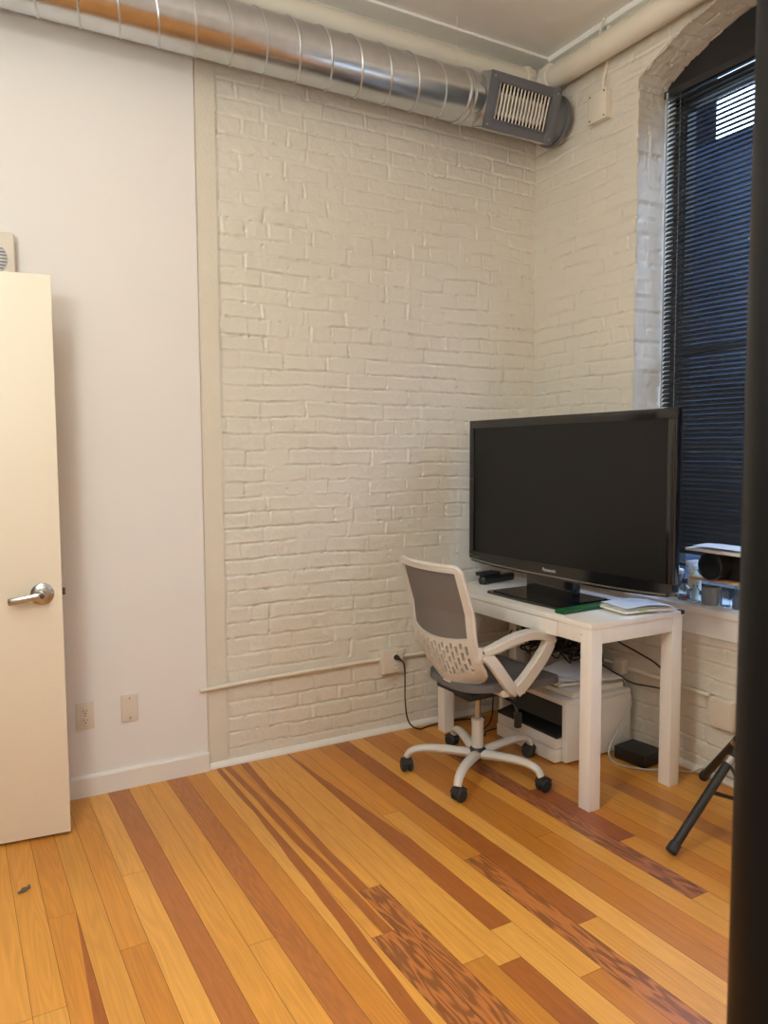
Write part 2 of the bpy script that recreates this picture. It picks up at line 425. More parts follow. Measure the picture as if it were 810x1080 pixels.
# ---- back wall: drywall, plaster strip, brick
mb = MB(); mb.box((XL - .1, .02, -.05), (.45, .12, ZC + .05)); wb = struct('wall_back', mb, M['drywall'])
mb = MB(); mb.box((XL - .02, -.015, 0), (-1.868, .03, ZC), .002); struct('drywall_panel', mb, M['drywall'], wb)
mb = MB(); mb.box((-1.872, -.003, 0), (-1.772, .03, ZC)); struct('plaster_strip', mb, M['plaster'], wb)
st = .005
us = np.arange(-1.778, .012, st); vs = np.arange(-.01, ZC + .01, st)
U, V_ = np.meshgrid(us, vs)
H = brick_relief(U, V_, 5)
edge = np.clip((U + 1.776) / .012, 0, 1); H = H * edge + (1 - edge) * (.004 + .003 * vnoise(U * 40, V_ * 12, 77))
link('brick_face', grid_mesh('brick_face', np.stack([U, -H, V_], -1)), M['brick_paint'], wb, False)

# ---- right wall with the arched window opening
WY0, WY1 = -.707, -1.893; WYC, WZC, WR = -1.30, 2.138, 1.14; SILL = .735
def arch_z(y):
    t = WR * WR - (y - WYC) ** 2
    return WZC + math.sqrt(max(t, 0))
us = np.arange(-2.06, .012, st); vs = np.arange(-.01, ZC + .01, st)
U, V_ = np.meshgrid(us, vs)
H = brick_relief(U, V_, 31)
Uc = (U[:-1, :-1] + st / 2); Vc = (V_[:-1, :-1] + st / 2)
az = WZC + np.sqrt(np.maximum(WR ** 2 - (Uc - WYC) ** 2, 0))
# the opening edge wanders a few millimetres like painted brick
wn = (vnoise(Uc * 25, Vc * 25, 91) - .5) * .012
inside = (Uc < WY0 - .003 + wn) & (Uc > WY1 + .003 + wn) & (Vc > SILL - .1) & (Vc < az - .003 + wn)
wr = None
mb = MB()
Y2A, Y2B, Z2A, Z2B = -2.45, -3.55, 1.0, 2.7        # second window, further along the wall
for lo, hi in (((0, Y2A, -.05), (.30, -2.04, ZC + .05)), ((0, YF - .1, -.05), (.30, Y2B, ZC + .05)),
               ((0, Y2B, -.05), (.30, Y2A, Z2A)), ((0, Y2B, Z2B), (.30, Y2A, ZC + .05))): mb.box(lo, hi)
wr = struct('wall_right', mb, M['drywall'])
link('brick_face', grid_mesh('brick_face', np.stack([-H, U, V_], -1), ~inside), M['brick_paint'], wr, False)
# reveal around the opening: jambs and arch soffit, painted brick too
path = [(WY0, z) for z in np.arange(SILL - .12, arch_z(WY0) - .0, .01)]
ys = np.arange(WY0, WY1, -.006)
path += [(y, arch_z(y)) for y in ys]
path += [(WY1, z) for z in np.arange(arch_z(WY1), SILL - .12, -.01)]
path = np.array(path); d = np.linalg.norm(np.diff(path, axis=0), axis=1); S = np.concatenate([[0], np.cumsum(d)]) + SILL - .12
xs = np.arange(-.002, .32, .006)
XX, SS = np.meshgrid(xs, S)
T = np.gradient(path, axis=0); T /= np.linalg.norm(T, axis=1)[:, None]; Nn = np.stack([T[:, 1], -T[:, 0]], 1)   # outward of the opening
h = brick_relief(XX * 1.0 + 3.02, SS, 63) * np.clip((XX + .002) / .01, 0, 1)
Vx = np.zeros((*XX.shape, 3)); Vx[..., 0] = XX
off = (.0 - 1.35 * h)
Vx[..., 1] = path[:, 0][:, None] + Nn[:, 0][:, None] * off; Vx[..., 2] = path[:, 1][:, None] + Nn[:, 1][:, None] * off
link('reveal', grid_mesh('reveal', Vx), M['brick_paint'], wr, False)
# masonry body behind the faces (keeps daylight out)
mb = MB()
mb.box((.012, WY0 + .012, -.05), (.32, .12, ZC + .05)); mb.box((.012, -2.05, -.05), (.32, WY1 - .012, ZC + .05))
mb.box((.012, WY1 - .02, -.05), (.32, WY0 + .02, SILL - .09))
poly = [(WY0 + .02, ZC + .05), (WY0 + .02, arch_z(WY0) + .012)] + [(y, arch_z(y) + .012) for y in np.arange(WY0, WY1, -.04)] + [(WY1 - .02, arch_z(WY1) + .012), (WY1 - .02, ZC + .05)]
mb.prism(poly, 0, .012, .32)
struct('masonry', mb, M['plaster'], wr)

# ---- left wall with the doorway the open door belongs to, wall behind the camera
DA, DB, DZ = -.26, -1.18, 2.06
mb = MB()
mb.box((XL - .12, DA, -.05), (XL, .12, ZC + .05)); mb.box((XL - .12, YF - .1, -.05), (XL, DB, ZC + .05)); mb.box((XL - .12, DB, DZ), (XL, DA, ZC + .05))
wl = struct('wall_left', mb, M['drywall'])
mb = MB(); mb.box((XL - 1.3, DB - .4, -.05), (XL - 1.2, DA + .4, 2.6)); mb.box((XL - 1.25, DA + .35, -.05), (XL - .1, DA + .45, 2.6)); mb.box((XL - 1.25, DB - .45, -.05), (XL - .1, DB - .35, 2.6))
mb.box((XL - 1.3, DB - .45, 2.5), (XL - .1, DA + .45, 2.6)); mb.box((XL - 1.3, DB - .45, -.1), (XL - .1, DA + .45, -.002)); struct('hallway', mb, M['drywall'], wl)
mb = MB(); mb.box((XL - .02, DB - .07, 0), (XL + .015, DB, DZ + .07)); mb.box((XL - .02, DA, 0), (XL + .015, DA + .07, DZ + .07)); mb.box((XL - .02, DB, DZ), (XL + .015, DA, DZ + .07))
struct('door_casing', mb, M['trim'], wl)
mb = MB(); mb.box((XL - .1, YF - .1, -.05), (.35, YF, ZC + .05)); struct('wall_front', mb, M['drywall'])

# ---- baseboard and floor beads
mb = MB(); mb.prism([(-.015, 0), (-.031, 0), (-.031, .078), (-.027, .086), (-.015, .088)], 0, XL, -1.869); struct('baseboard_back', mb, M['trim'])
bead = [(0.02, 0), (-.022, 0), (-.022, .006), (-.017, .015), (-.009, .022), (.0, .026), (.02, .026)]
mb = MB(); mb.prism(bead, 0, -1.872, .0); struct('trim_1', mb, M['trim'])
mb = MB(); mb.prism([(-.0 + a, b) for a, b in bead], 1, -2.06, -.0); struct('trim_2', mb, M['trim'])

# ---- sill board and apron
mb = MB(); mb.box((-.03, WY1 - .06, SILL - .03), (.30, WY0 + .004, SILL), .004); sill = struct('trim_3', mb, M['sill'])
mb = MB(); mb.box((-.02, WY1 - .05, .612), (.02, -.66, SILL - .028), .003); struct('apron', mb, M['sill'], sill)

# ---- window 1: dark frame, pane, black board in the arch
w1 = bpy.data.objects.new('window_1', None); COL.objects.link(w1); w1.location = (.28, WYC, SILL); w1['kind'] = 'structure'
off1 = Vector(w1.location)
def L1(mb):
    for v in mb.bm.verts: v.co -= off1
    return mb
mb = MB()
mb.box((.25, WY0 - .07, SILL), (.31, WY0 + .02, 3.28)); mb.box((.25, WY1 - .02, SILL), (.31, WY1 + .07, 3.28))
mb.box((.25, WY1, SILL - .01), (.31, WY0, SILL + .05)); mb.box((.255, WY1, 1.86), (.305, WY0, 1.91)); mb.box((.25, WY1, 3.02), (.31, WY0, 3.075))
L1(mb).build('window_frame', M['frame_dark'], w1, False)
mb = MB(); mb.box((.278, WY1, SILL), (.284, WY0, 3.3)); L1(mb).build('window_pane', M['pane'], w1, False)
zb = 3.098
poly = [(WY0 + .03, zb)] + [(y, min(arch_z(y) + .012, 3.4)) for y in np.linspace(WY0 + .004, WY1 - .004, 40)] + [(WY1 - .03, zb)]
mb = MB(); mb.prism(poly, 0, .195, .215); L1(mb).build('arch_panel', M['frame_dark'], w1, False)

# ---- window 2: further along the wall, hidden by the steel post
w2 = bpy.data.objects.new('window_2', None); COL.objects.link(w2); w2.location = (.2, (Y2A + Y2B) / 2, Z2A); w2['kind'] = 'structure'
off2 = Vector(w2.location)
mb = MB()
for lo, hi in (((.17, Y2A - .06, Z2A), (.23, Y2A, Z2B)), ((.17, Y2B, Z2A), (.23, Y2B + .06, Z2B)), ((.17, Y2B, Z2A), (.23, Y2A, Z2A + .06)),
               ((.17, Y2B, Z2B - .06), (.23, Y2A, Z2B)), ((.175, Y2B, 1.95), (.225, Y2A, 2.0))): mb.box(lo, hi)
for v in mb.bm.verts: v.co -= off2
mb.build('window_frame', M['frame_dark'], w2, False)
mb = MB(); mb.box((.198, Y2B, Z2A), (.204, Y2A, Z2B))
for v in mb.bm.verts: v.co -= off2
mb.build('window_pane', M['pane'], w2, False)

# ---- buildings across the street
tag(MB().box((30, 29.6, -30), (40, 110, 70)).build('neighbouring_building', M['outside_dark'], None, False),
    'tall dark building outside, hiding the sky left of the bright slats', 'building')
tag(MB().box((30.2, -110, -30), (40, 29.4, 16.5)).build('neighbouring_building', M['outside_wall'], None, False),
    'lower building outside, just under the bright patch of sky', 'building')

# ================================================================== BLIND
BX = .185; BY0, BY1 = WY0 - .004, WY1 + .006
bl = thing('venetian_blind', 'black venetian blind drawn down inside the arched window', 'blind', (BX, (BY0 + BY1) / 2, 3.085))
offb = Vector(bl.location)
def LB(mb):
    for v in mb.bm.verts: v.co -= offb
    return mb
mb = MB(); mb.box((BX - .02, BY1, 3.052), (BX + .02, BY0, 3.086), .003); LB(mb).build('headrail', M['blind'], bl)
mb = MB(); ztop, zbot, pitch = 3.035, .905, .0216; ang = math.radians(53); w = .0125
n = int((ztop - zbot) / pitch)
for i in range(n):
    z = ztop - i * pitch; pts = []
    jt = ang + (rnd.random() - .5) * .05
    dz = (rnd.random() - .5) * .0012
    for t in (-1, -.5, 0, .5, 1):
        c = .0016 * (1 - t * t)
        pts.append((BX + t * w * math.cos(jt) - c * math.sin(jt), z + dz + t * w * math.sin(jt) + c * math.cos(jt)))
    poly = [(a, b) for a, b in pts] + [(a + .0002, b - .0004) for a, b in pts[::-1]]
    A = [mb.bm.verts.new((a, BY1 + .006, b)) for a, b in poly]; B = [mb.bm.verts.new((a, BY0 - .012, b)) for a, b in poly]
    m_ = len(poly)
    for j in range(m_): mb.bm.faces.new([A[j], A[(j + 1) % m_], B[(j + 1) % m_], B[j]])
    mb.bm.faces.new(A[::-1]); mb.bm.faces.new(B)
LB(mb).build('slats', M['blind'], bl, True, .9)
mb = MB(); mb.box((BX - .013, BY1 + .006, zbot - .035), (BX + .013, BY0 - .012, zbot - .02), .003); LB(mb).build('bottom_rail', M['blind'], bl)
for y in (-.800, -1.30, -1.80):
    mb = MB()
    for xo in (-.0145, .0145): mb.box((BX + xo - .0007, y - .0007, zbot - .03), (BX + xo + .0007, y + .0007, 3.06))
    for i in range(0, n): mb.box((BX - .0155, y - .0016, ztop - i * pitch - .0035), (BX - .0135, y + .0016, ztop - i * pitch + .0035))
    LB(mb).build('ladder_cord', M['cord'], bl, False, label='pale grey ladder cord')
mb = MB(); mb.cyl((BX - .03, -.738, 3.05), (BX - .028, -.738, 1.60), .0042, n=8); mb.cyl((BX - .029, -.738, 3.07), (BX - .029, -.738, 3.045), .006, n=8)
LB(mb).build('tilt_wand', M['wand'], bl, label='slim pale tilt wand')

# ================================================================== PIPES AND DUCT
yp, zp, rp = -.072, 3.318, .06
zq = 3.292
pw = thing('steam_pipe', 'fat cream pipe high on the back wall, running above and behind the duct', 'pipe', (-1.7, yp, zp))
def LO(mb, o):
    l = Vector(o.location)
    for v in mb.bm.verts: v.co -= l
    return mb
mb = MB(); mb.cyl((XL + .0, yp, zp), (-.16, yp, zp), rp, n=32); LO(mb, pw).build('pipe_run', M['pipe_paint'], pw)
mb = MB(); mb.cyl((-.17, yp, zp), (-.11, yp, zp), rp + .012, n=8, bev=.006); mb.cyl((-.13, yp, zp - .02), (-.13, yp, zp + .075), .03, n=12, bev=.005); LO(mb, pw).build('pipe_fitting', M['pipe_paint'], pw)
pr_ = thing('steam_pipe', 'fat cream pipe high on the window wall, running from the corner over the arch', 'pipe', (-.082, -1.2, zq))
mb = MB(); mb.cyl((-.082, YF, zq), (-.082, -.21, zq), .055, n=32); LO(mb, pr_).build('pipe_run', M['pipe_paint'], pr_)
mb = MB(); mb.cyl((-.082, -.23, zq), (-.082, -.165, zq), .055 + .012, n=8, bev=.006); mb.cyl((-.082, -.195, zq - .02), (-.082, -.195, zq + .075), .03, n=12, bev=.005); LO(mb, pr_).build('pipe_fitting', M['pipe_paint'], pr_)
mb = MB()
mb.tube([(-.082 + (.055 + .003) * math.sin(a), -.53, zq + (.055 + .003) * math.cos(a)) for a in np.linspace(-1.6, 1.6, 14)], .004, 6)
mb.tube([(-.082, -.53, zq + .055), (-.062, -.53, 3.41), (-.045, -.53, 3.455)], .005, 6); LO(mb, pr_).build('hanger_strap', M['pipe_paint'], pr_)

yd, zd, rd = -.20, 3.093, .115
du = thing('spiral_duct', 'shiny galvanised spiral duct hung high along the back wall', 'duct', (-1.7, yd, zd))
mb = MB(); q = [(0, 0, 0)]
prof = [(rd, 0), (rd, 1)]
N_ = 64
def ringtube(mb, xa, xb, r, n=64, seg=1):
    xs_ = np.linspace(xa, xb, seg + 1)
    rr = [[mb.bm.verts.new((x, yd + r * math.cos(2 * PI * k / n), zd + r * math.sin(2 * PI * k / n))) for k in range(n)] for x in xs_]
    for a, b in zip(rr, rr[1:]):
        for k in range(n): mb.bm.faces.new([a[k], a[(k + 1) % n], b[(k + 1) % n], b[k]])
    return rr
ringtube(mb, XL - .05, -.58, rd, seg=20); LO(mb, du).build('spiral_pipe', M['galv'], du)
mb = MB(); pit = .1435; pts = []
x = XL - .02; a = 0
tot = int((-.66 - (XL - .02)) / pit * 40)
for i in range(tot):
    th = 2 * PI * i / 40 + 1.0
    pts.append((XL - .02 + pit * i / 40 + .03, yd + (rd + .001) * math.cos(th), zd + (rd + .001) * math.sin(th)))
mb.tube(pts, .0042, 6, up=(1, 0, 0)); LO(mb, du).build('spiral_seam', M['galv_ridge'], du)
mb = MB()
for xa, r in ((-.655, .006), (-.625, .006)):
    mb.tube([(xa, yd + (rd + .002) * math.cos(t), zd + (rd + .002) * math.sin(t)) for t in np.linspace(0, 2 * PI, 49)[:-1]], r, 8, closed=True, up=(1, 0, 0))
ringtube(mb, -.66, -.56, rd + .0025); LO(mb, du).build('collar', M['galv'], du)
mb = MB(); ringtube(mb, -.58, -.14, rd - .001); LO(mb, du).build('boot_pipe', M['galv'], du)
mb = MB(); ringtube(mb, -.16, -.055, rd + .002)
rr = ringtube(mb, -.075, -.052, rd + .009); mb.bm.faces.new(rr[0]); mb.bm.faces.new(rr[1]); LO(mb, du).build('end_cap', M['reg_grey'], du)
# side register: tilted plate riding on the duct front
ra = math.radians(19)
nrm = Vector((0, -math.cos(ra), -math.sin(ra))); upv = Vector((0, -math.sin(ra), math.cos(ra)))
pc = Vector((-.355, yd, zd)) + nrm * (rd + .008)
MT = Matrix(((1, 0, 0), (0, upv.y, nrm.y), (0, upv.z, nrm.z))).to_4x4()
# columns: local x -> world x, local y -> upv, local z -> nrm
MT = Matrix(((1, 0, 0, pc.x), (0, upv.y, nrm.y, pc.y), (0, upv.z, nrm.z, pc.z), (0, 0, 0, 1)))
hw, hh = .213, .122
ox0, ox1, oy0, oy1 = -hw + .052, hw - .056, -hh + .048, hh - .042
mb = MB()
for lo, hi in (((-hw, -hh, -.004), (ox0, hh, .004)), ((ox1, -hh, -.004), (hw, hh, .004)), ((ox0 - .001, -hh, -.004), (ox1 + .001, oy0, .004)), ((ox0 - .001, oy1, -.004), (ox1 + .001, hh, .004))):
    mb.box(lo, hi, .0012, MT)
for lo, hi in (((ox0 - .006, oy0 - .006, .002), (ox0, oy1 + .006, .009)), ((ox1, oy0 - .006, .002), (ox1 + .006, oy1 + .006, .009)), ((ox0, oy0 - .006, .002), (ox1, oy0, .009)), ((ox0, oy1, .002), (ox1, oy1 + .006, .009))):
    mb.box(lo, hi, .001, MT)
rg = LO(mb, du).build('register_frame', M['reg_grey'], du, label='dark grey register frame')
mb = MB(); mb.box((-hw + .004, -hh + .004, -.075), (hw - .004, hh - .004, -.072), 0, MT)
for lo, hi in (((-hw + .002, -hh + .002, -.085), (-hw + .005, hh - .002, -.002)), ((hw - .005, -hh + .002, -.085), (hw - .002, hh - .002, -.002)),
               ((-hw + .002, -hh + .002, -.085), (hw - .002, -hh + .005, -.002)), ((-hw + .002, hh - .005, -.085), (hw - .002, hh - .002, -.002))): mb.box(lo, hi, 0, MT)
LO(mb, du).build('saddle_boot', M['galv_ridge'], du, False)
mb = MB(); mb.box((ox0 - .004, oy0 - .004, -.03), (ox1 + .004, oy1 + .004, -.026), 0, MT); LO(mb, du).build('register_throat', M['black_void'], du, False)
nl = 15
for i in range(nl):
    x = ox0 + (ox1 - ox0) * (i + .5) / nl
    R_ = MT @ Matrix.Translation((x, 0, -.004)) @ Matrix.Rotation(math.radians(-30), 4, 'Y')
    mb = MB(); mb.box((-.0038, oy0, -.003), (.0038, oy1, .003), .0008, R_); o = LO(mb, du).build('louver', M['louver'], du); o['label'] = 'pale upright louver'
    l = Vector(du.location)
for sx in (-1, 1):
    for sy in (-1, 1):
        mb = MB(); mb.lathe([(0, .008), (.004, .007), (.0055, .004), (.0055, .003)], 12, MT @ Matrix.Translation((sx * (hw - .022), sy * (hh - .02), 0))); LO(mb, du).build('screw', M['silver'], du)
hw_ = MB(); hw_.cyl((-.659, yd, zd + rd), (-.659, yd, ZC), .0012, n=6); tag(hw_.build('hanger_wire', M['pipe_paint'], None), 'thin wire hanging the duct from the ceiling near the register', 'wire')

# ================================================================== CONDUITS, BOXES, PLATES
zc1 = .376
co = thing('wall_conduit', 'thin painted conduit crossing the brick wall at knee height, left of the chair', 'conduit', (-1.0, -.016, zc1))
mb = MB(); mb.tube([(-1.885, -.022, zc1 - .008), (-1.6, -.016, zc1), (-.985, -.016, zc1 + .006)], .0095, 10); mb.tube([(-.875, -.016, zc1 + .004), (-.045, -.016, zc1)], .0095, 10); LO(mb, co).build('conduit_run', M['pipe_paint'], co)
mb = MB(); mb.cyl((-1.905, -.022, zc1 - .008), (-1.872, -.022, zc1 - .008), .011, .0095, 10, .003); LO(mb, co).build('conduit_end', M['pipe_paint'], co)
co2 = thing('wall_conduit', 'thin painted conduit on the window wall, passing behind the desk legs', 'conduit', (-.016, -.7, zc1 - .014))
mb = MB(); mb.tube([(-.016, -.045, zc1), (-.016, -.5, zc1 - .006), (-.016, -1.18, zc1 - .018)], .0105, 10); LO(mb, co2).build('conduit_run', M['pipe_paint'], co2)
mb = MB(); mb.box((-.048, -.715, zc1 - .04), (-.002, -.655, zc1 + .03), .006); LO(mb, co2).build('cable_fitting', M['pipe_paint'], co2)

ob = thing('outlet_box', 'surface-mounted white outlet box on the brick wall with a black plug in it', 'outlet', (-.93, 0, .37))
mb = MB(); mb.box((-.06, -.045, -.062), (.06, .004, .062), .006); mb.build('box_body', M['plate'], ob)
mb = MB(); mb.box((-.056, -.05, -.058), (.056, -.044, .058), .003); mb.build('cover_plate', M['plate'], ob)
for z in (.022, -.022):
    mb = MB(); mb.cyl((.01, -.05, z), (.01, -.053, z), .017, n=20, bev=.001); so = mb.build('socket', M['white_plastic'], ob)
    mb = MB()
    for dx in (-.006, .006): mb.box((.01 + dx - .001, -.0536, z - .003), (.01 + dx + .001, -.0525, z + .006))
    mb.build('slot', M['slot'], so, False)
def P(x, y, z): return (x, y, z)
pc_ = thing('extension_cord', 'black power cord plugged into the brick wall outlet and trailing under the desk', 'cord', (-.92, -.055, .39))
mb = MB(); mb.cyl((-.92, -.054, .392), (-.92, -.078, .392), .014, .011, 14, .003); mb.cyl((-.92, -.076, .392), (-.915, -.10, .384), .008, .005, 10); LO(mb, pc_).build('plug', M['black_plastic'], pc_)
mb = MB(); mb.tube(spline([(-.917, -.09, .388), (-.905, -.11, .365), (-.895, -.10, .29), (-.888, -.09, .17), (-.86, -.075, .06), (-.80, -.07, .008), (-.72, -.055, .005), (-.60, -.05, .005), (-.5, -.07, .005), (-.40, -.10, .005)]), .0038, 8); LO(mb, pc_).build('cable', M['black_rubber'], pc_)
pc2 = thing('extension_cord', 'black cord looping over the floor behind the chair column under the desk', 'cord', (-.5, -.24, .005))
mb = MB(); mb.tube(spline([(-.42, -.20, .22), (-.44, -.21, .05), (-.50, -.23, .006), (-.58, -.255, .005), (-.60, -.29, .005), (-.56, -.31, .005), (-.52, -.27, .005), (-.42, -.25, .005), (-.36, -.22, .02), (-.3, -.2, .2)]), .0036, 8); LO(mb, pc2).build('cable', M['black_rubber'], pc2)

ow = thing('outlet_box', 'small white junction box low on the window wall beside the black post', 'outlet', (0, -1.262, .305))
mb = MB(); mb.box((-.045, -.05, -.065), (.004, .06, .06), .005); mb.build('box_body', M['plate'], ow)
mb = MB(); mb.box((-.05, -.046, -.06), (-.044, .056, .055), .003); mb.build('cover_plate', M['plate'], ow)

def duplex(loc):
    o = thing('wall_outlet', 'ivory duplex outlet low on the white wall next to the open door', 'outlet', loc)
    mb = MB(); mb.box((-.035, -.006, -.057), (.035, 0, .057), .0025); mb.build('cover_plate', M['plate'], o)
    for z in (.0195, -.0195):
        mb = MB(); mb.lathe([(0, 0), (.0165, 0), (.0165, .002), (.0155, .003), (0, .003)], 24, Matrix.Translation((0, -.006, z)) @ Matrix.Rotation(PI / 2, 4, 'X')); so = mb.build('socket', M['plate'], o)
        mb = MB(); mb.box((-.0075, -.0094, z - .002), (-.0052, -.0088, z + .007)); mb.box((.0052, -.0094, z - .001), (.0072, -.0088, z + .006)); mb.cyl((0, -.0088, z - .0085), (0, -.0094, z - .0085), .0028, n=10)
        mb.build('slot', M['slot'], so, False)
    mb = MB(); mb.cyl((0, -.006, 0), (0, -.0078, 0), .003, n=10); mb.build('screw', M['chrome'], o)
duplex((-2.379, -.015, .338))
bp = thing('blank_wall_plate', 'plain white blank cover plate on the wall, right of the duplex outlet', 'wall plate', (-2.202, -.015, .342))
mb = MB(); mb.box((-.034, -.0075, -.057), (.034, 0, .057), .0025); mb.build('cover_plate', M['plate'], bp)
for z in (.042, -.042):
    mb = MB(); mb.cyl((0, -.007, z), (0, -.0088, z), .0028, n=10); mb.build('screw', M['chrome'], bp)

jb = thing('junction_box', 'cream square junction box high on the window wall beside the arch', 'junction box', (0, -.487, 3.065))
mb = MB(); mb.box((-.036, -.056, -.066), (.004, .056, .066), .012); mb.build('box_body', M['pipe_paint'], jb)
mb = MB(); mb.box((-.042, -.06, -.07), (-.035, .06, .07), .006); mb.build('cover_plate', M['pipe_paint'], jb)
for y, z in ((-.046, .056), (.046, -.056), (.046, .056), (-.046, -.056)):
    mb = MB(); mb.cyl((-.042, y, z), (-.0445, y, z), .004, n=10); mb.build('screw', M['chrome_dark'], jb)
mb = MB(); mb.tube(spline([(-.012, -.01, .07), (-.012, -.012, .13), (-.009, -.03, .2), (-.008, -.035, .37)]), .0095, 10); mb.build('conduit_run', M['pipe_paint'], jb)

# wall speaker above the door
sp = thing('wall_speaker', 'small white ribbed speaker on the wall peeking over the top of the door', 'speaker', (-2.655, -.015, 2.13))
mb = MB(); mb.box((-.085, -.062, -.09), (.08, 0, .10), .012, None, 3); mb.build('speaker_body', M['plate'], sp)
mb = MB(); mb.lathe([(0, .010), (.03, .010), (.052, .006), (.06, 0)], 36, Matrix.Translation((-.005, -.062, 0)) @ Matrix.Rotation(PI / 2, 4, 'X')); gr = mb.build('grille', M['white_plastic'], sp)
mb = MB()
for i in range(9):
    z = -.048 + .012 * i; hwid = math.sqrt(max(.055 ** 2 - z * z, 0))
    mb.box((-.005 - hwid, -.0745, z - .002), (-.005 + hwid, -.071, z + .002))
mb.build('grille_rib', M['reg_grey'], gr, False)

# ================================================================== DOOR
door = bpy.data.objects.new('door_1', None); COL.objects.link(door); door['kind'] = 'structure'
dang = math.radians(-6)          # door leaf runs from the latch edge back towards the hinges
door.location = (-2.486, -.331, 0); door.rotation_euler = (0, 0, dang)
mb = MB(); mb.box((-.91, 0, .012), (0, .044, 2.035), .0025); mb.build('door_leaf', M['door'], door)
mb = MB(); mb.box((-.001, .010, .88), (.0012, .034, .94)); mb.build('latch_plate', M['chrome_dark'], door, False)
mb = MB(); mb.prism([(.001, .012), (.011, .014), (.011, .024), (.001, .032)], 2, .897, .921); mb.build('latch_bolt', M['chrome_dark'], door, False)
hx, hz = -.066, .907
hd = MB(); RX = Matrix.Translation((hx, 0, hz)) @ Matrix.Rotation(PI / 2, 4, 'X')
hd.lathe([(0, .012), (.016, .012), (.03, .010), (.038, .005), (.040, 0)], 36, RX); hnd = hd.build('door_handle', M['chrome'], door)
mb = MB(); mb.lathe([(.0, .06), (.011, .06), (.0125, .057), (.0125, .01)], 20, RX)
sec = [(math.cos(t) * 1., math.sin(t) * .62) for t in np.linspace(0, 2 * PI, 13)[:-1]]
mb.tube(spline([(hx + .008, -.05, hz), (hx - .02, -.052, hz - .001), (hx - .06, -.052, hz - .007), (hx - .095, -.048, hz - .012), (hx - .108, -.044, hz - .014)]), .0125, section=sec, up=(0, 0, 1)); mb.build('lever', M['chrome'], hnd)
mb = MB(); mb.lathe([(0, .0625), (.008, .0622), (.009, .06)], 16, RX); mb.build('lock_cylinder', M['chrome_dark'], hnd)
for z in (.25, 1.02, 1.80):
    mb = MB(); mb.cyl((-.912, -.006, z - .045), (-.912, -.006, z + .045), .007, n=12); mb.build('hinge', M['chrome'], door)

# ================================================================== DESK
DX0, DX1, DY0, DY1, DZT = -.705, -.19, -1.17, -.11, .745
dk = thing('writing_desk', 'white parsons desk with square legs and a shallow drawer', 'desk', ((DX0 + DX1) / 2, (DY0 + DY1) / 2, 0), math.radians(0))
def LD(mb): return LO(mb, dk)
mb = MB(); mb.box((DX0 - .002, DY0 - .002, DZT - .022), (DX1 + .002, DY1 + .002, DZT), .0015); LD(mb).build('desk_top', M['white_wood'], dk)
lw = .058
for x in (DX0, DX1 - lw):
    for y in (DY0, DY1 - lw):
        mb = MB(); mb.box((x, y, 0), (x + lw, y + lw, DZT - .0225), .0015); LD(mb).build('leg', M['white_wood'], dk)
az0 = .662
mb = MB(); mb.box((DX0 + lw, DY0 + .002, az0), (DX1 - lw, DY0 + .02, DZT - .022), .001); LD(mb).build('side_apron', M['white_wood'], dk)
mb = MB(); mb.box((DX0 + lw, DY1 - .02, az0), (DX1 - lw, DY1 - .002, DZT - .022), .001); LD(mb).build('side_apron', M['white_wood'], dk)
mb = MB(); mb.box((DX1 - .02, DY0 + lw, az0), (DX1 - .002, DY1 - lw, DZT - .022), .001); LD(mb).build('back_apron', M['white_wood'], dk)
mb = MB(); mb.box((DX0 + .001, DY0 + lw, az0), (DX0 + .018, -.982, DZT - .022), .0008); LD(mb).build('front_apron', M['white_wood'], dk)
mb = MB(); mb.box((DX0 + .001, -.29, az0), (DX0 + .018, DY1 - lw, DZT - .022), .0008); LD(mb).build('front_apron', M['white_wood'], dk)
mb = MB(); mb.box((DX0 - .0005, -.979, az0 - .002), (DX0 + .018, -.293, DZT - .025), .001); dr = LD(mb).build('drawer', M['white_wood'], dk)
mb = MB(); mb.box((DX0 + .018, -.96, az0 + .004), (DX1 - .08, -.31, az0 + .010)); mb.box((DX0 + .018, -.965, az0 + .004), (DX1 - .08, -.955, DZT - .03)); mb.box((DX0 + .018, -.315, az0 + .004), (DX1 - .08, -.305, DZT - .03)); LD(mb).build('drawer_box', M['white_wood'], dr, False)
mb = MB(); mb.box((DX1 - .012, DY0 - .006, DZT - .014), (DX1 + .006, DY0 + .02, DZT + .003), .002); LD(mb).build('corner_guard', M['black_rubber'], dk, label='small black corner guard')
mb = MB(); mb.cyl((DX0 - .0005, -1.057 - .06, .695), (DX0 + .004, -1.057 - .06, .695), .0025, n=8); LD(mb).build('peg_hole', M['slot'], dk)

# ================================================================== TELEVISION
tvx, tvy = -.465, -.745
tv = thing('television', 'big black plasma television standing on the white desk', 'television', (tvx, tvy, DZT + .0005))
TA = math.radians(1.0)
tv.rotation_euler = (0, 0, TA)
W2_, ZB, ZT = .626, .098, .822      # half width, bottom and top above the desk
F0 = -.045                         # front plane (towards the room, -x)
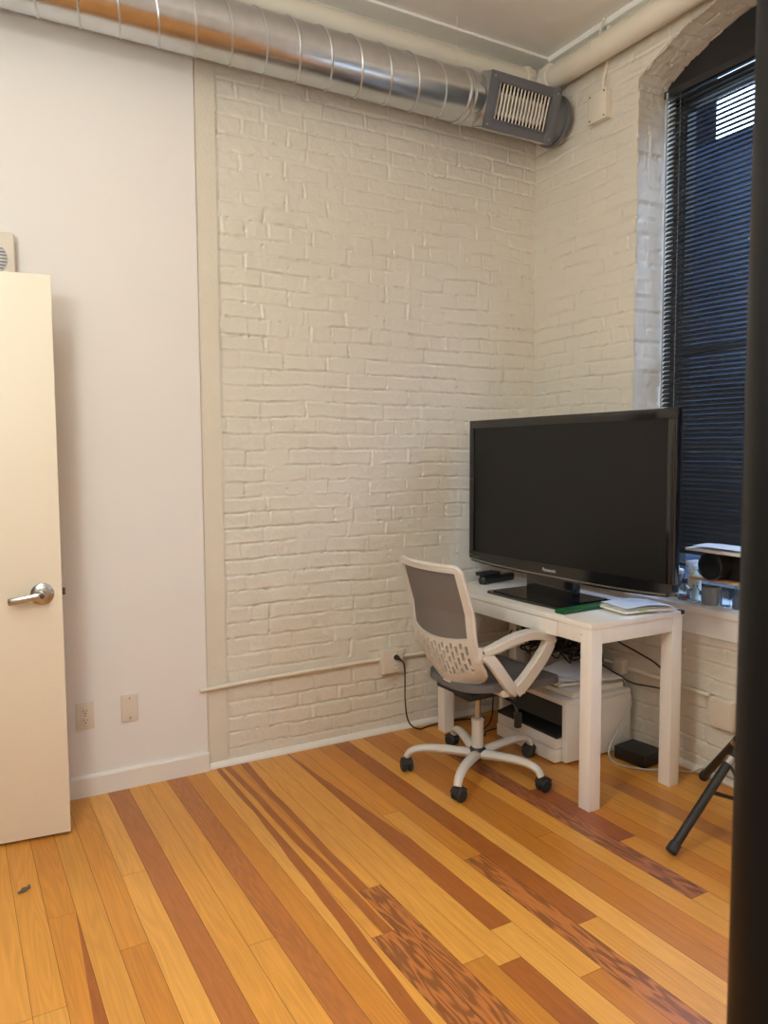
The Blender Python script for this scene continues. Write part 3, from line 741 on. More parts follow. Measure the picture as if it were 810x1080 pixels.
# outline of the front with a chamfered, slightly bowed chin
def outline(i=0.):
    p = [(-W2_ + i, ZT - i), (W2_ - i, ZT - i), (W2_ - i, ZB + .038 + i)]
    for t in np.linspace(1, -1, 15): p.append((t * (W2_ - .02 - i), ZB + i + .016 * abs(t) ** 3))
    p.append((-W2_ + i, ZB + .038 + i)); return p
mb = MB()
sy0, sy1, sz0, sz1 = -W2_ + .036, W2_ - .036, ZB + .064, ZT - .04
O = outline(); I = [(sy0, sz1), (sy1, sz1), (sy1, sz0), (sy0, sz0)]
for lo, hi in (((F0, -W2_, sz1), (F0 + .03, W2_, ZT)), ((F0, -W2_, sz0), (F0 + .03, sy0, sz1)), ((F0, sy1, sz0), (F0 + .03, W2_, sz1))): mb.box(lo, hi, .003)
chin = [(-W2_, sz0 + .002), (W2_, sz0 + .002)] + outline()[2:]
mb.prism(chin, 0, F0, F0 + .03)
mb.build('bezel', M['black_gloss'], tv, True, .5)
mb = MB(); mb.box((F0 + .008, sy0 - .004, sz0 - .004), (F0 + .014, sy1 + .004, sz1 + .004)); mb.build('screen', M['screen'], tv, False, label='dark matte grey plasma screen')
mb = MB(); mb.box((F0 + .028, -W2_ + .010, ZB + .03), (F0 + .05, W2_ - .010, ZT - .008), .005); mb.box((F0 + .048, -W2_ + .09, ZB + .08), (F0 + .10, W2_ - .09, ZT - .07), .014); mb.build('back_cover', M['black_plastic'], tv)
ys_ = np.linspace(-W2_ + .03, W2_ - .012, 40)
mb = MB(); mb.tube([(F0 - .001, y, ZB + .012 + .015 * abs(y / W2_) ** 3) for y in ys_], .0033, 6); mb.build('trim_line', M['silver'], tv, label='thin silver line along the chin')
mb = MB(); mb.cyl((F0 - .001, W2_ - .012, ZB + .048), (F0 + .002, W2_ - .012, ZB + .048), .004, n=12); mb.build('power_button', M['silver'], tv)
mb = MB(); mb.box((F0 + .01, -.10, .012), (F0 + .06, .20, ZB + .06), .01); mb.build('stand_neck', M['black_gloss'], tv)
mb = MB(); BXF = -.19
poly = [(BXF, -.19), (BXF - .012, 0), (BXF, .19), (BXF + .05, .245), (.16, .245), (.17, .22), (.17, -.22), (.16, -.245), (BXF + .05, -.245)]
poly = [(a, b * .92 + .085) for a, b in [(-.165, -.26), (-.172, -.1), (-.175, 0), (-.172, .1), (-.165, .26), (-.15, .272), (.15, .272), (.16, .26), (.16, -.26), (.15, -.272), (-.15, -.272)]]
mb.prism(poly, 2, 0, .010); mb.prism([(a * .9, (b - .085) * .9 + .085) for a, b in poly], 2, .0095, .016); mb.build('stand_base', M['black_gloss'], tv)
cu = bpy.data.curves.new('t', 'FONT'); cu.body = 'Panasonic'; cu.size = .0215; cu.extrude = .0005; cu.align_x = 'CENTER'; cu.offset = .0003
to = bpy.data.objects.new('t', cu); COL.objects.link(to); bpy.context.view_layer.update()
me = bpy.data.meshes.new_from_object(to.evaluated_get(bpy.context.evaluated_depsgraph_get())); bpy.data.objects.remove(to)
me.transform(Matrix(((0, 0, -1, F0 - .0008), (-1, 0, 0, .035), (0, 1, 0, ZB + .030), (0, 0, 0, 1))))
link('brand_lettering', me, M['logo'], tv, False, label='small silver lettering')

# ================================================================== THINGS ON THE DESK
def pl(name, label, cat, loc, rz=0., group=None): return thing(name, label, cat, loc, rz, group)
k = pl('black_case', 'black oblong case with a rounded end on the desk left of the television', 'case', (-.41, -.195, DZT), math.radians(12))
mb = MB(); mb.box((-.105, -.022, 0), (.13, .022, .04), .012, None, 3); mb.build('case_body', M['black_gloss'], k)
mb = MB(); mb.cyl((-.113, 0, .02), (-.095, 0, .02), .021, n=20, bev=.006); mb.build('end_cap', M['black_plastic'], k)
rc = pl('remote_control', 'slim black remote control lying across the black case left of the television', 'remote control', (-.455, -.188, DZT + .0405), math.radians(6))
mb = MB(); mb.box((-.065, -.021, 0), (.075, .021, .016), .006, None, 3); mb.build('remote_body', M['black_plastic'], rc)
mb = MB()
for i in range(6):
    for j in (-1, 0, 1): mb.cyl((-.05 + i * .02, j * .011, .0155), (-.07 + i * .02, j * .011, .0175), .0035, n=8)
mb.build('buttons', M['black_rubber'], rc)

gb = pl('green_book', 'thin green book lying flat at the near edge of the television base', 'book', (-.49, -.892, DZT), math.radians(10))
gb.location = (-.525, -.948, DZT + .0004); gb.rotation_euler = (0, 0, math.radians(4))
mb = MB(); mb.box((-.15, -.026, .0), (.15, .026, .003), .0008); mb.box((-.15, -.026, .013), (.15, .026, .016), .0008); mb.box((-.15, .023, .0), (.15, .026, .016), .0008); mb.build('cover', M['green'], gb)
mb = MB(); mb.box((-.147, -.022, .003), (.147, .023, .013)); mb.build('pages', M['green'], gb, False)

nbk = pl('notebook', 'open white booklet with curled pages and a yellow-green tab near the desk corner', 'booklet', (-.345, -1.065, DZT + .0052), math.radians(-9))
def sheet(w_, d_, z0, th, curl, n=10, seed=0):
    m_ = MB(); poly = []
    for i in range(n + 1):
        t = i / n; poly.append((-w_ / 2 + w_ * t, z0 + curl * math.sin(PI * t) ** 1.5 + curl * .6 * (1 - t) ** 3))
    P2 = poly + [(a, b - th) for a, b in poly[::-1]]
    m_.prism(P2, 1, -d_ / 2, d_ / 2); return m_
sheet(.25, .17, .010, .010, .004).build('page_block', M['paper_cream'], nbk)
sheet(.24, .165, .019, .0015, .012).build('page', M['paper'], nbk)
sheet(.245, .16, .014, .0015, .006).build('page', M['paper'], nbk)
mb = MB(); mb.box((-.06, -.094, .0108), (-.02, -.065, .0128)); mb.build('tab', M['tab'], nbk, False, label='yellow-green page tab')
lf = pl('leaflet', 'pale leaflet lying at the right corner of the desk beside the booklet', 'leaflet', (-.255, -1.05, DZT + .0004), math.radians(4))
sheet(.13, .20, .003, .0028, .001).build('sheet', M['paper'], lf)

# ================================================================== PRINTER AND THINGS UNDER THE DESK
PX0, PX1, PY0, PY1, PZ = -.475, -.06, -.785, -.30, .292
pt = thing('printer', 'white laser printer with a black output bay on the floor under the desk', 'printer', ((PX0 + PX1) / 2, (PY0 + PY1) / 2, 0))
mb = MB(); mb.box((PX0 + .13, PY0, .01), (PX1, PY1, PZ - .022), .006); mb.box((PX0 + .01, PY0, .01), (PX0 + .14, PY0 + .03, PZ - .022), .004); mb.box((PX0 + .01, PY1 - .03, .01), (PX0 + .14, PY1, PZ - .022), .004)
LO(mb, pt).build('printer_body', M['white_plastic'], pt)
mb = MB(); mb.box((PX0 + .005, PY0 + .002, PZ - .024), (PX1, PY1 - .002, PZ), .006); LO(mb, pt).build('lid', M['white_plastic'], pt)
mb = MB(); mb.prism([(PX0 - .02, .118), (PX0 + .14, .145), (PX0 + .14, PZ - .024), (PX0 + .125, PZ - .024), (PX0 + .11, .155), (PX0 - .02, .128)], 1, PY0 + .03, PY1 - .03); LO(mb, pt).build('output_tray', M['printer_dark'], pt, False)
mb = MB(); mb.prism([(PX0 + .03, .16), (PX0 + .06, PZ - .026), (PX0 + .135, PZ - .026), (PX0 + .135, .15)], 1, PY0 + .032, PY1 - .10); LO(mb, pt).build('control_front', M['printer_dark'], pt, False)
mb = MB(); mb.box((PX0 - .022, PY0 + .035, .068), (PX0 + .15, PY1 - .03, .118), .007); LO(mb, pt).build('front_cover', M['white_plastic'], pt)
mb = MB(); mb.box((PX0 - .026, PY0 + .033, .006), (PX0 + .15, PY1 - .028, .066), .006); LO(mb, pt).build('paper_drawer', M['white_plastic'], pt)
for x, y in ((PX0 + .05, PY0 + .06), (PX1 - .05, PY0 + .06), (PX0 + .05, PY1 - .06), (PX1 - .05, PY1 - .06)):
    mb = MB(); mb.cyl((x, y, 0), (x, y, .012), .014, n=12); LO(mb, pt).build('foot', M['black_rubber'], pt)
# loose papers on top of the printer: each its own sheet or bundle
PP = [('paper_bundle', 'thick bundle of white papers at the bottom of the pile on the printer', -.245, -.60, .34, .30, .022, 3, 'paper_cream'),
      ('paper_bundle', 'thin bundle of papers skewed in the middle of the pile on the printer', -.235, -.58, .32, .24, .012, -9, 'paper'),
      ('paper_sheet', 'cream sheet sticking out towards the chair from the pile on the printer', -.33, -.55, .27, .20, .003, 16, 'paper_cream'),
      ('paper_sheet', 'white sheet second from the top of the pile on the printer', -.22, -.63, .30, .22, .003, -20, 'paper'),
      ('paper_sheet', 'white sheet on the very top of the pile on the printer', -.24, -.57, .28, .215, .003, 24, 'paper')]
z = PZ + .0005
for nm, lb, x, y, w_, d_, th, rz, mm in PP:
    o = pl(nm, lb, 'paper', (x, y, z), math.radians(rz), 'papers on the printer')
    sheet(w_, d_, th, th, .002).build('sheets', M[mm], o); z += th + .0058
ab = pl('power_adapter', 'flat black box on the floor between printer and right desk leg', 'box', (-.135, -.905, 0), math.radians(6))
mb = MB(); mb.box((-.07, -.085, .002), (.07, .085, .062), .008, None, 3); mb.build('box_body', M['black_plastic'], ab)
mb = MB(); mb.box((-.06, -.075, .0615), (.06, .075, .0635), .001); mb.build('lid', M['black_rubber'], ab)
cb = pl('cable_tangle', 'tangle of black cables hanging under the back of the desk', 'cables', (-.12, -.42, .38))
for i in range(30):
    y0 = -.16 - .42 * (i / 29); pts = [Vector((-.15 + rnd.uniform(-.06, .04), y0, .645))]
    for j in range(6): pts.append(Vector((-.17 + rnd.uniform(-.09, .09), max(-.64, min(-.13, y0 + rnd.uniform(-.16, .16))), .37 + .2 * rnd.random())))
    pts.append(Vector((-.12, y0 + rnd.uniform(-.05, .05), .645)))
    mb = MB(); mb.tube(spline(pts, 7), .0032 + rnd.random() * .0012, 6); LO(mb, cb).build('cable', M['black_rubber'], cb)
c1 = pl('black_cable', 'black cable sloping from under the desk top to the right desk leg', 'cable', (-.1, -.8, .5))
mb = MB(); mb.tube(spline([(-.12, -.58, .64), (-.1, -.66, .56), (-.1, -.73, .515), (-.1, -.85, .487), (-.105, -.97, .458), (-.135, -1.05, .42), (-.155, -1.085, .3), (-.158, -1.088, .05), (-.15, -1.06, .006)]), .0042, 8); LO(mb, c1).build('cable', M['black_rubber'], c1)
c2 = pl('black_cable', 'black cable crossing in front of the papers and dipping behind the right desk leg', 'cable', (-.1, -.8, .35))
mb = MB(); mb.tube(spline([(-.13, -.40, .50), (-.115, -.52, .425), (-.105, -.64, .378), (-.1, -.74, .352), (-.09, -.82, .332), (-.085, -.90, .338), (-.11, -1.0, .355), (-.145, -1.07, .36), (-.15, -1.075, .25)]), .0036, 8); LO(mb, c2).build('cable', M['black_rubber'], c2)
c3 = pl('grey_cable', 'pale grey cable hanging from the conduit fitting and looping over the floor to the right', 'cable', (-.05, -.8, .1))
mb = MB(); mb.tube(spline([(-.051, -.688, .338), (-.050, -.74, .30), (-.07, -.796, .22), (-.16, -.812, .13), (-.245, -.83, .05), (-.262, -.87, .008), (-.245, -.95, .006), (-.18, -1.02, .006), (-.10, -1.07, .006), (-.055, -1.12, .007), (-.02, -1.17, .032), (-.012, -1.24, .033), (-.012, -1.34, .033)]), .0045, 8); LO(mb, c3).build('cable', M['grey_cable'], c3)

# ================================================================== CHAIR
ch = thing('office_chair', 'pale grey office chair with mesh back, pushed up to the desk', 'chair', (-.848, -.637, 0), math.radians(1))
def chair():
    # back shell as one curved grid with cut-outs
    nu, nv = 73, 90
    u = np.linspace(-1, 1, nu); v = np.linspace(0, 1, nv); Ug, Vr = np.meshgrid(u, v)
    def bow(U_, V0): return V0 + .055 * U_ ** 2 * np.clip(1 - np.abs(V0 - .38) / .36, 0, 1)   # rows dip in the middle
    Vg = bow(Ug, Vr)
    ZB0, ZH = .438, .515
    def halfw(V0):
        h_ = .226 - .010 * np.abs(V0 - .75)
        h_ = h_ * (1 - .26 * np.clip(1 - V0 / .17, 0, 1) ** 2.3)
        return h_ * (1 - .13 * np.clip((V0 - .945) / .055, 0, 1) ** 2.2)
    def backx(U_, V0): return -.158 - .142 * V0 - .021 * np.sin(PI * np.clip(V0 / .62, 0, 1)) + .060 * U_ ** 2 * (1 - .35 * V0)
    hwid = halfw(Vg); yb = Ug * hwid
    zb_ = ZB0 + ZH * Vg + .03 * (Ug ** 2) * np.clip(1 - Vr * 5, 0, 1)
    xb = backx(Ug, Vg)
    Vx = np.stack([xb, yb, zb_], -1)
    uc = (u[:-1] + u[1:]) / 2; vc = (v[:-1] + v[1:]) / 2; Uc, Vc = np.meshgrid(uc, vc)
    fw = .135
    win = (np.abs(Uc) < 1 - fw) & (Vc < .952) & (Vc > .395)
    keep = ~win
    iu = np.arange(nu - 1)[None, :] + 0 * np.arange(nv - 1)[:, None]; iv = np.arange(nv - 1)[:, None] + 0 * iu
    colid = (iu - 36 + 400) // 4; slot_c = (iu - 36 + 400) % 4 >= 2
    ph = np.where(colid % 2 == 0, 0, 4); row = (iv + ph) % 8
    inreg = (np.abs(Uc) < .83) & (Vc > .085 + .06 * Uc ** 2) & (Vc < .365)
    slots = inreg & slot_c & (row < 6)
    keep &= ~slots
    me = grid_mesh('back_frame', Vx, keep)
    o = link('back_frame', me, M['chair_plastic'], ch, True, .9)
    so = o.modifiers.new('s', 'SOLIDIFY'); so.thickness = .011; so.offset = 0
    # raised rim
    rim = []
    for t in v: rim.append((np.interp(t, v, xb[:, -1]), np.interp(t, v, yb[:, -1]), np.interp(t, v, zb_[:, -1])))
    top = [(xb[-1, i], yb[-1, i], zb_[-1, i]) for i in range(nu - 2, 0, -1)]
    left = [(xb[j, 0], yb[j, 0], zb_[j, 0]) for j in range(nv - 1, -1, -1)]
    bot = [(xb[0, i], yb[0, i], zb_[0, i]) for i in range(1, nu - 1)]
    loop = rim + top + left + bot
    sec = [(math.cos(t), math.sin(t)) for t in np.linspace(0, 2 * PI, 9)[:-1]]
    mb = MB(); mb.tube(loop[::2], .0095, closed=True, section=sec, up=(1, 0, 0)); mb.build('frame_rim', M['chair_plastic'], ch)
    # mesh fabric stretched in the window
    uu = np.linspace(-.90, .90, 31); vv = np.linspace(.07, .965, 46); A, B0 = np.meshgrid(uu, vv); B = bow(A, B0)
    fm = grid_mesh('mesh_panel', np.stack([backx(A, B) + .009, A * halfw(B), ZB0 + ZH * B + .03 * A ** 2 * np.clip(1 - B0 * 5, 0, 1)], -1))
    o2 = link('mesh_panel', fm, M['mesh_fabric'], ch, False, label='grey see-through mesh panel')
    s2 = o2.modifiers.new('s', 'SOLIDIFY'); s2.thickness = .002
    # seat cushion: soft rounded slab
    nu2, nv2 = 40, 40
    mb = MB(); t = bmesh.new(); bmesh.ops.create_cube(t, size=1)
    bmesh.ops.subdivide_edges(t, edges=t.edges[:], cuts=9, use_grid_fill=True)
    for q in t.verts:
        a, b, c = q.co.x * 2, q.co.y * 2, q.co.z * 2
        r_ = (abs(a) ** 5 + abs(b) ** 5) ** .2; m_ = max(abs(a), abs(b)); f = m_ / r_ if r_ > 1e-6 else 1
        a, b = a * f, b * f
        edge_ = (abs(a) ** 4 + abs(b) ** 4) ** .25
        zz = c * .036 * (1 - .55 * max(edge_ - .6, 0) / .4 * 1.0)
        zz += .012 * b * b - .006 - (.035 * max(a - .55, 0) ** 1.5 if c > -2 else 0)
        q.co = Vector((.070 + a * .235, b * (.242 - .055 * max(-a, 0)), .432 + zz))
    mb._merge(t); mb.build('seat', M['seat_fabric'], ch, True, 1.2)
    mb = MB(); mb.box((-.13, -.13, .375), (.15, .13, .402), .008); mb.build('seat_plate', M['black_plastic'], ch)
    mb = MB(); mb.box((-.09, -.06, .345), (.10, .06, .38), .008); mb.build('tilt_mechanism', M['black_plastic'], ch)
    # spine from the mechanism up to the back shell
    sq = [(1, .35), (.85, .5), (-.85, .5), (-1, .35), (-1, -.35), (-.85, -.5), (.85, -.5), (1, -.35)]
    mb = MB(); mb.tube(spline([(-.06, 0, .383), (-.11, 0, .392), (-.135, 0, .42), (-.142, 0, .455)]), .028, section=sq, up=(0, 1, 0)); mb.build('back_bracket', M['black_plastic'], ch)
    # loop armrests
    for s in (-1, 1):
        y = s * .252
        ra_ = [(1, .6), (.8, .8), (-.8, .8), (-1, .6), (-1, -.6), (-.8, -.8), (.8, -.8), (1, -.6)]
        rb_ = [(.72, .9), (.55, 1.1), (-.55, 1.1), (-.72, .9), (-.72, -.9), (-.55, -1.1), (.55, -1.1), (.72, -.9)]
        mb = MB()
        top = spline([(-.150, y - s * .022, .606), (-.10, y - s * .005, .624), (-.03, y, .645), (.05, y, .657), (.11, y, .653), (.150, y, .643), (.180, y, .628), (.186, y, .612)], 6)
        mb.tube(top, [.018 + .006 * min(1, i / 14) for i in range(len(top))], section=ra_, up=(0, 1, 0))
        mb.tube(spline([(.176, y, .622), (.165, y, .590), (.11, y, .525), (.045, y - s * .004, .460), (.005, y - s * .012, .425)], 6), .025, section=rb_, up=(0, 1, 0))
        mb.tube(spline([(-.150, y - s * .022, .598), (-.118, y - s * .01, .568), (-.07, y - s * .004, .505), (-.025, y - s * .006, .450), (.01, y - s * .014, .425)], 6), .021, section=rb_, up=(0, 1, 0))
        mb.tube(spline([(-.145, y - s * .022, .590), (-.06, y - s * .008, .614), (.04, y, .637)], 6), .010, section=ra_, up=(0, 1, 0))
        mb.box((-.045, y - s * .05 - .03, .402), (.075, y - s * .05 + .045, .43), .008)
        mb.box((-.178, y - s * .03 - .014, .565), (-.135, y - s * .03 + .014, .625), .006)
        arm = mb.build('armrest', M['chair_plastic'], ch)
        for z_ in (.582, .608):
            b_ = MB(); b_.cyl((-.152, y - s * .016, z_), (-.152, y - s * .012 + s * .004, z_), .006, n=12); b_.build('bolt', M['black_plastic'], arm)
    mb = MB(); mb.cyl((0, 0, .20), (0, 0, .36), .0135, n=20); mb.build('gas_lift', M['chrome'], ch, label='bare grey steel lift rod')
    mb = MB(); mb.lathe([(0, .095), (.026, .095), (.026, .228), (.0285, .232), (.0285, .24), (.018, .243), (0, .243)], 24); mb.build('lift_cover', M['chair_plastic'], ch)
    mb = MB(); mb.lathe([(.0, .055), (.02, .056), (.032, .066), (.036, .085), (.036, .108), (.03, .116), (0, .116)], 24); hub = mb.build('hub', M['black_plastic'], ch)
    # base legs and casters
    for kx in range(5):
        a = math.radians(145.5 + 72 * kx); d_ = Vector((math.cos(a), math.sin(a), 0))
        prof_ = [(.025, .086), (.08, .094), (.15, .101), (.215, .104), (.265, .099), (.298, .085), (.313, .062)]
        pts_ = spline([d_ * r_ + Vector((0, 0, z_)) for r_, z_ in prof_], 5)
        rr_ = [.0255 - .0085 * i / (len(pts_) - 1) for i in range(len(pts_))]
        sec2 = [(math.cos(t) * .82, math.sin(t) * 1.0) for t in np.linspace(0, 2 * PI, 13)[:-1]]
        mb = MB(); mb.tube(pts_, rr_, section=sec2); lg = mb.build('base_leg', M['chair_plastic'], ch)
        sw = a + [1.9, 2.6, 1.2, 2.2, .6][kx]; f_ = Vector((math.cos(sw), math.sin(sw), 0)); ax = Vector((-f_.y, f_.x, 0))
        c_ = d_ * .315 + f_ * .010 + Vector((0, 0, .029))
        mb = MB()
        for sd in (-1, 1):
            mb.cyl(c_ + ax * (sd * .005), c_ + ax * (sd * .025), .029, n=24, bev=.011)
        mb.cyl(c_ - ax * .004, c_ + ax * .004, .02, n=16)
        mb.cyl(d_ * .313 + Vector((0, 0, .042)), d_ * .313 + Vector((0, 0, .068)), .012, n=12)
        hood = [c_ + f_ * (math.cos(t) * .032) + Vector((0, 0, math.sin(t) * .032)) for t in np.linspace(.5, PI - .3, 9)]
        mb.tube(hood, .020, section=[(.1, 1), (-.1, 1), (-.1, -1), (.1, -1)], up=(0, 0, 1))
        mb.build('caster', M['black_rubber'], lg)
    # height lever and hanging tension knob on the near side
    mb = MB(); mb.tube(spline([(.02, -.06, .372), (.03, -.15, .370), (.035, -.20, .358), (.036, -.225, .325)]), .006, 8); lv = mb.build('lever', M['black_plastic'], ch)
    mb = MB(); mb.box((.022, -.236, .262), (.05, -.214, .33), .006); mb.build('lever_paddle', M['black_plastic'], lv)
chair()

# ================================================================== SILL THINGS
def bottle(name, label, cat, x, y, prof, m, n=24, group=None):
    o = thing(name, label, cat, (x, y, SILL), 0, group); mb = MB(); mb.lathe(prof, n); mb.build('bottle_body', m, o); return o
def hollow(r, h, neck_r, neck_z, t=.0025):
    return [(0, 0), (r - .004, 0), (r, .005), (r, neck_z - .015), (neck_r, neck_z), (neck_r, h), (neck_r - t, h), (neck_r - t, neck_z), (r - t, neck_z - .016), (r - t, .007), (0, .007)]
j = bottle('glass_jar', 'wide glass jar with a pale lid, farthest left on the sill', 'jar', .112, -.889, hollow(.036, .105, .03, .095), M['bottle_glass'])
mb = MB(); mb.lathe([(0, .106), (.032, .106), (.032, .124), (.028, .128), (.012, .128), (.012, .142), (0, .143)], 24); mb.build('lid', M['white_cap'], j)
b = bottle('glass_bottle', 'stubby clear bottle with a dull pink base, in front of the jar on the sill', 'bottle', .062, -.975, hollow(.029, .085, .011, .07), M['bottle_glass'], 24, 'clear bottles on the window sill')
mb = MB(); mb.lathe([(0, .0075), (.0255, .0075), (.0255, .022), (0, .022)], 20); mb.build('liquid', M['label_pink'], b)
mb = MB(); mb.lathe([(.0115, .076), (.0125, .076), (.0125, .098), (0, .10)], 16); mb.build('cap', M['label_dark'], b)
s_ = bottle('spray_bottle', 'milky spray bottle with a trigger head behind the clear bottles on the sill', 'bottle', .135, -.966, [(0, 0), (.03, 0), (.032, .006), (.032, .09), (.02, .115), (.013, .125), (.013, .14), (0, .14)], M['translucent'])
mb = MB(); mb.lathe([(.016, .132), (.016, .15), (.01, .155), (.01, .165), (0, .165)], 16)
mb.box((-.05, -.009, .152), (.022, .009, .175), .005); mb.tube(spline([(-.03, 0, .155), (-.034, 0, .135), (-.026, 0, .118)]), .004, 8); mb.build('trigger_head', M['white_cap'], s_)
b = bottle('glass_bottle', 'narrow clear bottle with a small stopper, left of the grey pot on the sill', 'bottle', .055, -1.038, hollow(.024, .082, .010, .066), M['bottle_glass'], 24, 'clear bottles on the window sill')
mb = MB(); mb.lathe([(0, .078), (.011, .08), (.011, .094), (0, .096)], 14); mb.build('stopper', M['white_cap'], b)
cp = thing('concrete_pot', 'small round grey concrete pot at the front of the window sill', 'pot', (.075, -1.106, SILL))
mb = MB(); mb.lathe([(0, 0), (.038, 0), (.041, .004), (.042, .076), (.040, .079), (.036, .077), (.035, .02), (0, .02)], 32); mb.build('pot_body', M['concrete'], cp)
mb = MB()
for zz in (.02, .036, .052): mb.tube([(.0415 * math.cos(t), .0415 * math.sin(t), zz) for t in np.linspace(0, 2 * PI, 33)[:-1]], .0012, 6, closed=True)
mb.build('groove_ring', M['concrete'], cp)
for i, (x, y, r_, h_, lb) in enumerate(((.135, -1.06, .02, .10, 'small clear glass half hidden behind the grey pot, under the board'), (.075, -1.178, .019, .07, 'small clear glass right of the grey pot on the sill'),
                                     (.125, -1.21, .021, .104, 'small clear glass supporting the board nearest the black post'), (.07, -1.235, .018, .055, 'lowest clear glass at the sill edge by the black post'), (.135, -1.32, .021, .104, 'clear glass at the back of the sill under the board'))):
    o = thing('drinking_glass', lb, 'glass', (x, y, SILL), 0, 'clear glasses on the window sill'); mb = MB(); mb.lathe([(0, 0), (r_ * .85, 0), (r_, .004), (r_, h_), (r_ - .002, h_), (r_ - .002, .006), (0, .006)], 20); mb.build('glass_wall', M['bottle_glass'], o)
wbz = SILL + .1045
wdb = thing('wooden_board', 'pale wooden board laid over the glasses on the window sill', 'board', (.10, -1.238, wbz))
mb = MB(); mb.box((-.06, -.21, 0), (.06, .22, .012), .003); mb.build('board', M['wood_pale'], wdb)
dv = thing('black_speaker', 'black speaker with a round front, resting on the wooden board', 'speaker', (.105, -1.165, wbz + .0125), math.radians(0))
mb = MB(); A0 = math.radians(25)
mb.cyl((-.105, .018, .061), (-.02, .018, .061), .061, n=40, bev=.006); mb.build('round_front', M['black_plastic'], dv)
mb = MB(); mb.tube([(-.1055, .018 + .045 * math.cos(t), .061 + .045 * math.sin(t)) for t in np.linspace(0, 2 * PI, 41)[:-1]], .002, 6, closed=True); mb.build('front_ring', M['black_rubber'], dv)
mb = MB(); mb.box((-.03, -.27, 0), (.048, .05, .112), .008); mb.build('case_body', M['black_plastic'], dv)
stz = wbz + .0125 + .1225
sp_ = thing('paper_stack', 'bright white papers lying on top of the black speaker by the blind', 'paper', (.05, -1.207, stz), math.radians(-4))
sheet(.19, .30, .012, .011, .004).build('sheets', M['paper'], sp_)
sheet(.17, .24, .022, .0015, .007).build('top_sheet', M['paper'], sp_)

# ================================================================== TRIPOD AND POST
TC = Vector((-.27, -1.56, 0))
tp = thing('tripod_stand', 'black tripod stand with spread legs on the floor right of the desk', 'stand', TC)
mb = MB(); mb.cyl((0, 0, .08), (0, 0, .62), .0175, n=20); mb.cyl((0, 0, .6), (0, 0, 1.25), .014, n=20); mb.build('pole', M['black_plastic'], tp)
mb = MB(); mb.cyl((0, 0, .33), (0, 0, .405), .03, n=20, bev=.004); mb.cyl((0, 0, .585), (0, 0, .64), .026, n=20, bev=.004); mb.cyl((0, 0, .07), (0, 0, .125), .026, n=20, bev=.004); mb.build('collar', M['black_plastic'], tp)
mb = MB(); mb.cyl((.02, 0, .61), (.065, 0, .61), .007, n=10); mb.cyl((.055, 0, .61), (.085, 0, .61), .02, n=10, bev=.004); mb.build('knob', M['black_plastic'], tp)
FT = [Vector((-.70, -1.559, 0)) - TC, Vector((-.075, -1.205, 0)) - TC, Vector((-.052, -1.935, 0)) - TC]
for f in FT:
    hub_ = f.normalized() * .03 + Vector((0, 0, .37)); ft = f + Vector((0, 0, .022)); d_ = (ft - hub_)
    mb = MB(); mb.cyl(hub_, ft, .0125, n=16); mb.cyl(hub_ + d_ * .22, ft, .0165, n=16); lg = mb.build('leg', M['black_plastic'], tp)
    mb = MB(); mb.cyl(ft - d_.normalized() * .035, ft + d_.normalized() * .006, .0195, .021, 16, .004); mb.build('rubber_foot', M['black_rubber'], lg)
    p_ = hub_ + d_ * .26; sd = Vector((-f.y, f.x, 0)).normalized()
    mb = MB(); mb.cyl(p_ - d_.normalized() * .018, p_ + d_.normalized() * .012, .0178, n=16); mb.build('clasp', M['chrome'], lg, label='bright metal clasp')
    q_ = hub_ + d_ * .50
    mb = MB(); mb.tube([f.normalized() * .02 + Vector((0, 0, .1)), q_ + Vector((0, 0, -.008))], .007, 8, section=[(1, .4), (-1, .4), (-1, -.4), (1, -.4)]); mb.build('brace', M['black_plastic'], tp)
cl_ = Vector((-2.279, -2.909, 0)) + Vector((.868, -.496, 0)) * .062
po = thing('steel_post', 'black steel post close to the camera at the right edge', 'post', (cl_.x, cl_.y, 0))
mb = MB(); mb.cyl((0, 0, 0), (0, 0, ZC - .0005), .055, n=48); mb.build('post_shaft', M['post'], po)
mb = MB(); mb.cyl((0, 0, 0), (0, 0, .012), .10, n=40, bev=.003); mb.build('base_plate', M['post'], po)

# lint on the floor
mb = MB()
for i in range(7):
    a = rnd.random() * 6; mb.tube(spline([(-.02 + .006 * i, .004 * math.sin(a), .004), (-.012 + .006 * i, .006 * math.cos(a), .008), (.0 + .004 * i, .006 * math.sin(a * 2), .0035)], 4), .003, 6)
o = mb.build('lint_scrap', M['scrap'], None); o.location = (-2.672, -.655, 0); o.rotation_euler = (0, 0, .6); tag(o, 'small grey scrap of lint on the floorboards near the door', 'scrap')

# ================================================================== LIGHT
def light(name, kind, loc, energy, col, **kw):
    l = bpy.data.lights.new(name, kind); l.energy = energy; l.color = col
    for a, v in kw.items(): setattr(l, a, v)
    o = bpy.data.objects.new(name, l); COL.objects.link(o); o.location = loc; return o
WARM = (.96, 1., .94)
lp = light('ceiling_downlight', 'SPOT', (-3.2, -3.4, 2.6), 95, (1., .97, .88), spot_size=math.radians(98), spot_blend=.10, shadow_soft_size=.05)
l2 = light('wall_lamp', 'POINT', (-3.24, -2.2, 2.1), 46, WARM, shadow_soft_size=.14)
l3 = light('fill_light', 'POINT', (-3.25, -3.7, 2.3), 26, WARM, shadow_soft_size=.15)  # added fill light with no fixture, lifts the walls and ceiling
l4 = light('ceiling_lamp', 'POINT', (-3.05, -2.0, 2.9), 24, WARM, shadow_soft_size=.1)
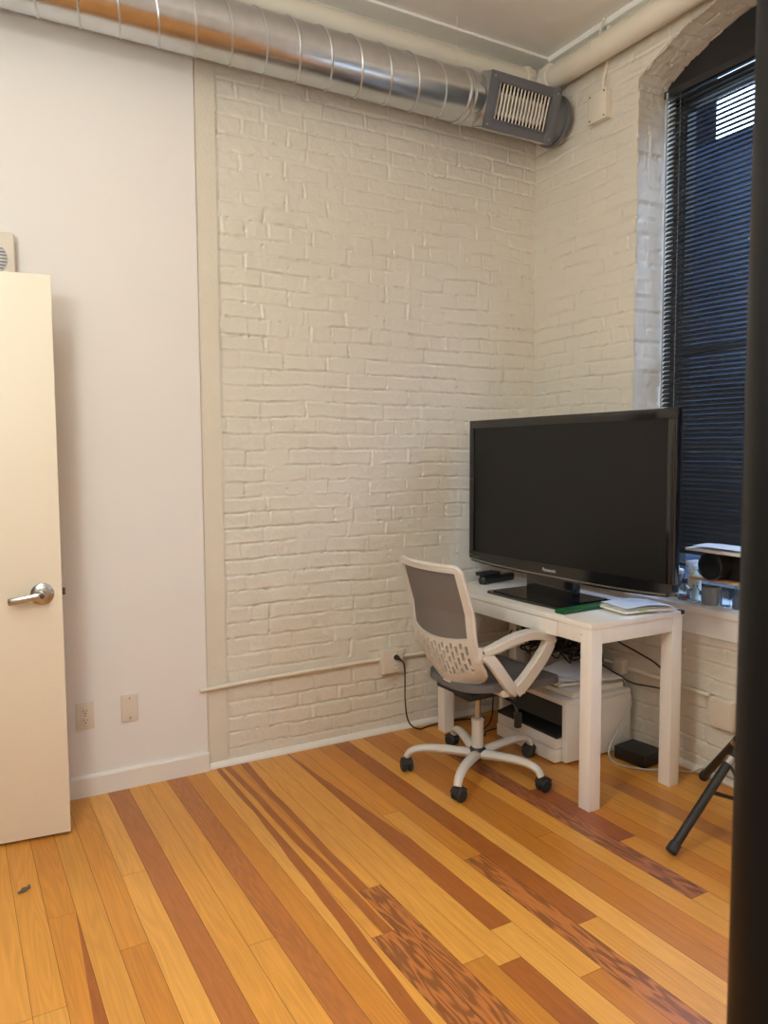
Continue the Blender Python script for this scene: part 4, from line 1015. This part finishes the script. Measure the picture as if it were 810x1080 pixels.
# daylight: sky outside, portals tell the renderer where it enters
for nm, y, z, sy, sz in (('window_portal', (Y2A + Y2B) / 2, (Z2A + Z2B) / 2, 1.1, 1.7), ('window_portal', WYC, (SILL + 3.1) / 2, 1.18, 2.35)):
    p = light(nm, 'AREA', (.33, y, z), 1, (1, 1, 1), shape='RECTANGLE', size=sz, size_y=sy); p.data.cycles.is_portal = True; p.rotation_euler = (0, PI / 2, 0)
wd = bpy.data.worlds.new('World'); SC.world = wd; wd.use_nodes = True; nt = wd.node_tree
bg = nt.nodes['Background']
tc = nt.nodes.new('ShaderNodeTexCoord'); sx = nt.nodes.new('ShaderNodeSeparateXYZ'); nt.links.new(tc.outputs['Generated'], sx.inputs[0])
cr = nt.nodes.new('ShaderNodeValToRGB'); nt.links.new(sx.outputs['Z'], cr.inputs[0])
cr.color_ramp.elements[0].color = (.62, .80, 1, 1); cr.color_ramp.elements[1].color = (.30, .52, 1, 1)
nt.links.new(cr.outputs[0], bg.inputs['Color']); bg.inputs['Strength'].default_value = 7.5

# ================================================================== CAMERA
f = 811.72
cam = bpy.data.cameras.new('camera'); co_ = bpy.data.objects.new('camera', cam); COL.objects.link(co_)
cam.sensor_fit = 'VERTICAL'; cam.sensor_height = 36; cam.lens = f / 1080 * 36
yaw, pit_, rol = 1.05265191, -.0744864136, -.00500182909
fw = Vector((math.cos(yaw) * math.cos(pit_), math.sin(yaw) * math.cos(pit_), math.sin(pit_)))
rt = Vector((math.sin(yaw), -math.cos(yaw), 0)); up = rt.cross(fw)
r2 = rt * math.cos(rol) + up * math.sin(rol); u2 = up * math.cos(rol) - rt * math.sin(rol)
mw = Matrix((r2, u2, -fw)).transposed().to_4x4(); mw.translation = (-2.83865425, -3.30712502, 1.4)
co_.matrix_world = mw
cam.clip_start = .02; cam.dof.use_dof = True; cam.dof.focus_distance = 3.2; cam.dof.aperture_fstop = 9.
SC.camera = co_
vs_ = SC.view_settings; SC.display_settings.display_device = 'sRGB'
vs_.view_transform = 'Standard'; vs_.look = 'None'; vs_.gamma = 1; vs_.use_curve_mapping = False; vs_.exposure = .13
SC.cycles.max_bounces = 10; SC.cycles.diffuse_bounces = 6; SC.cycles.transparent_max_bounces = 12; SC.cycles.sample_clamp_indirect = 6
SC.cycles.caustics_reflective = False; SC.cycles.caustics_refractive = True
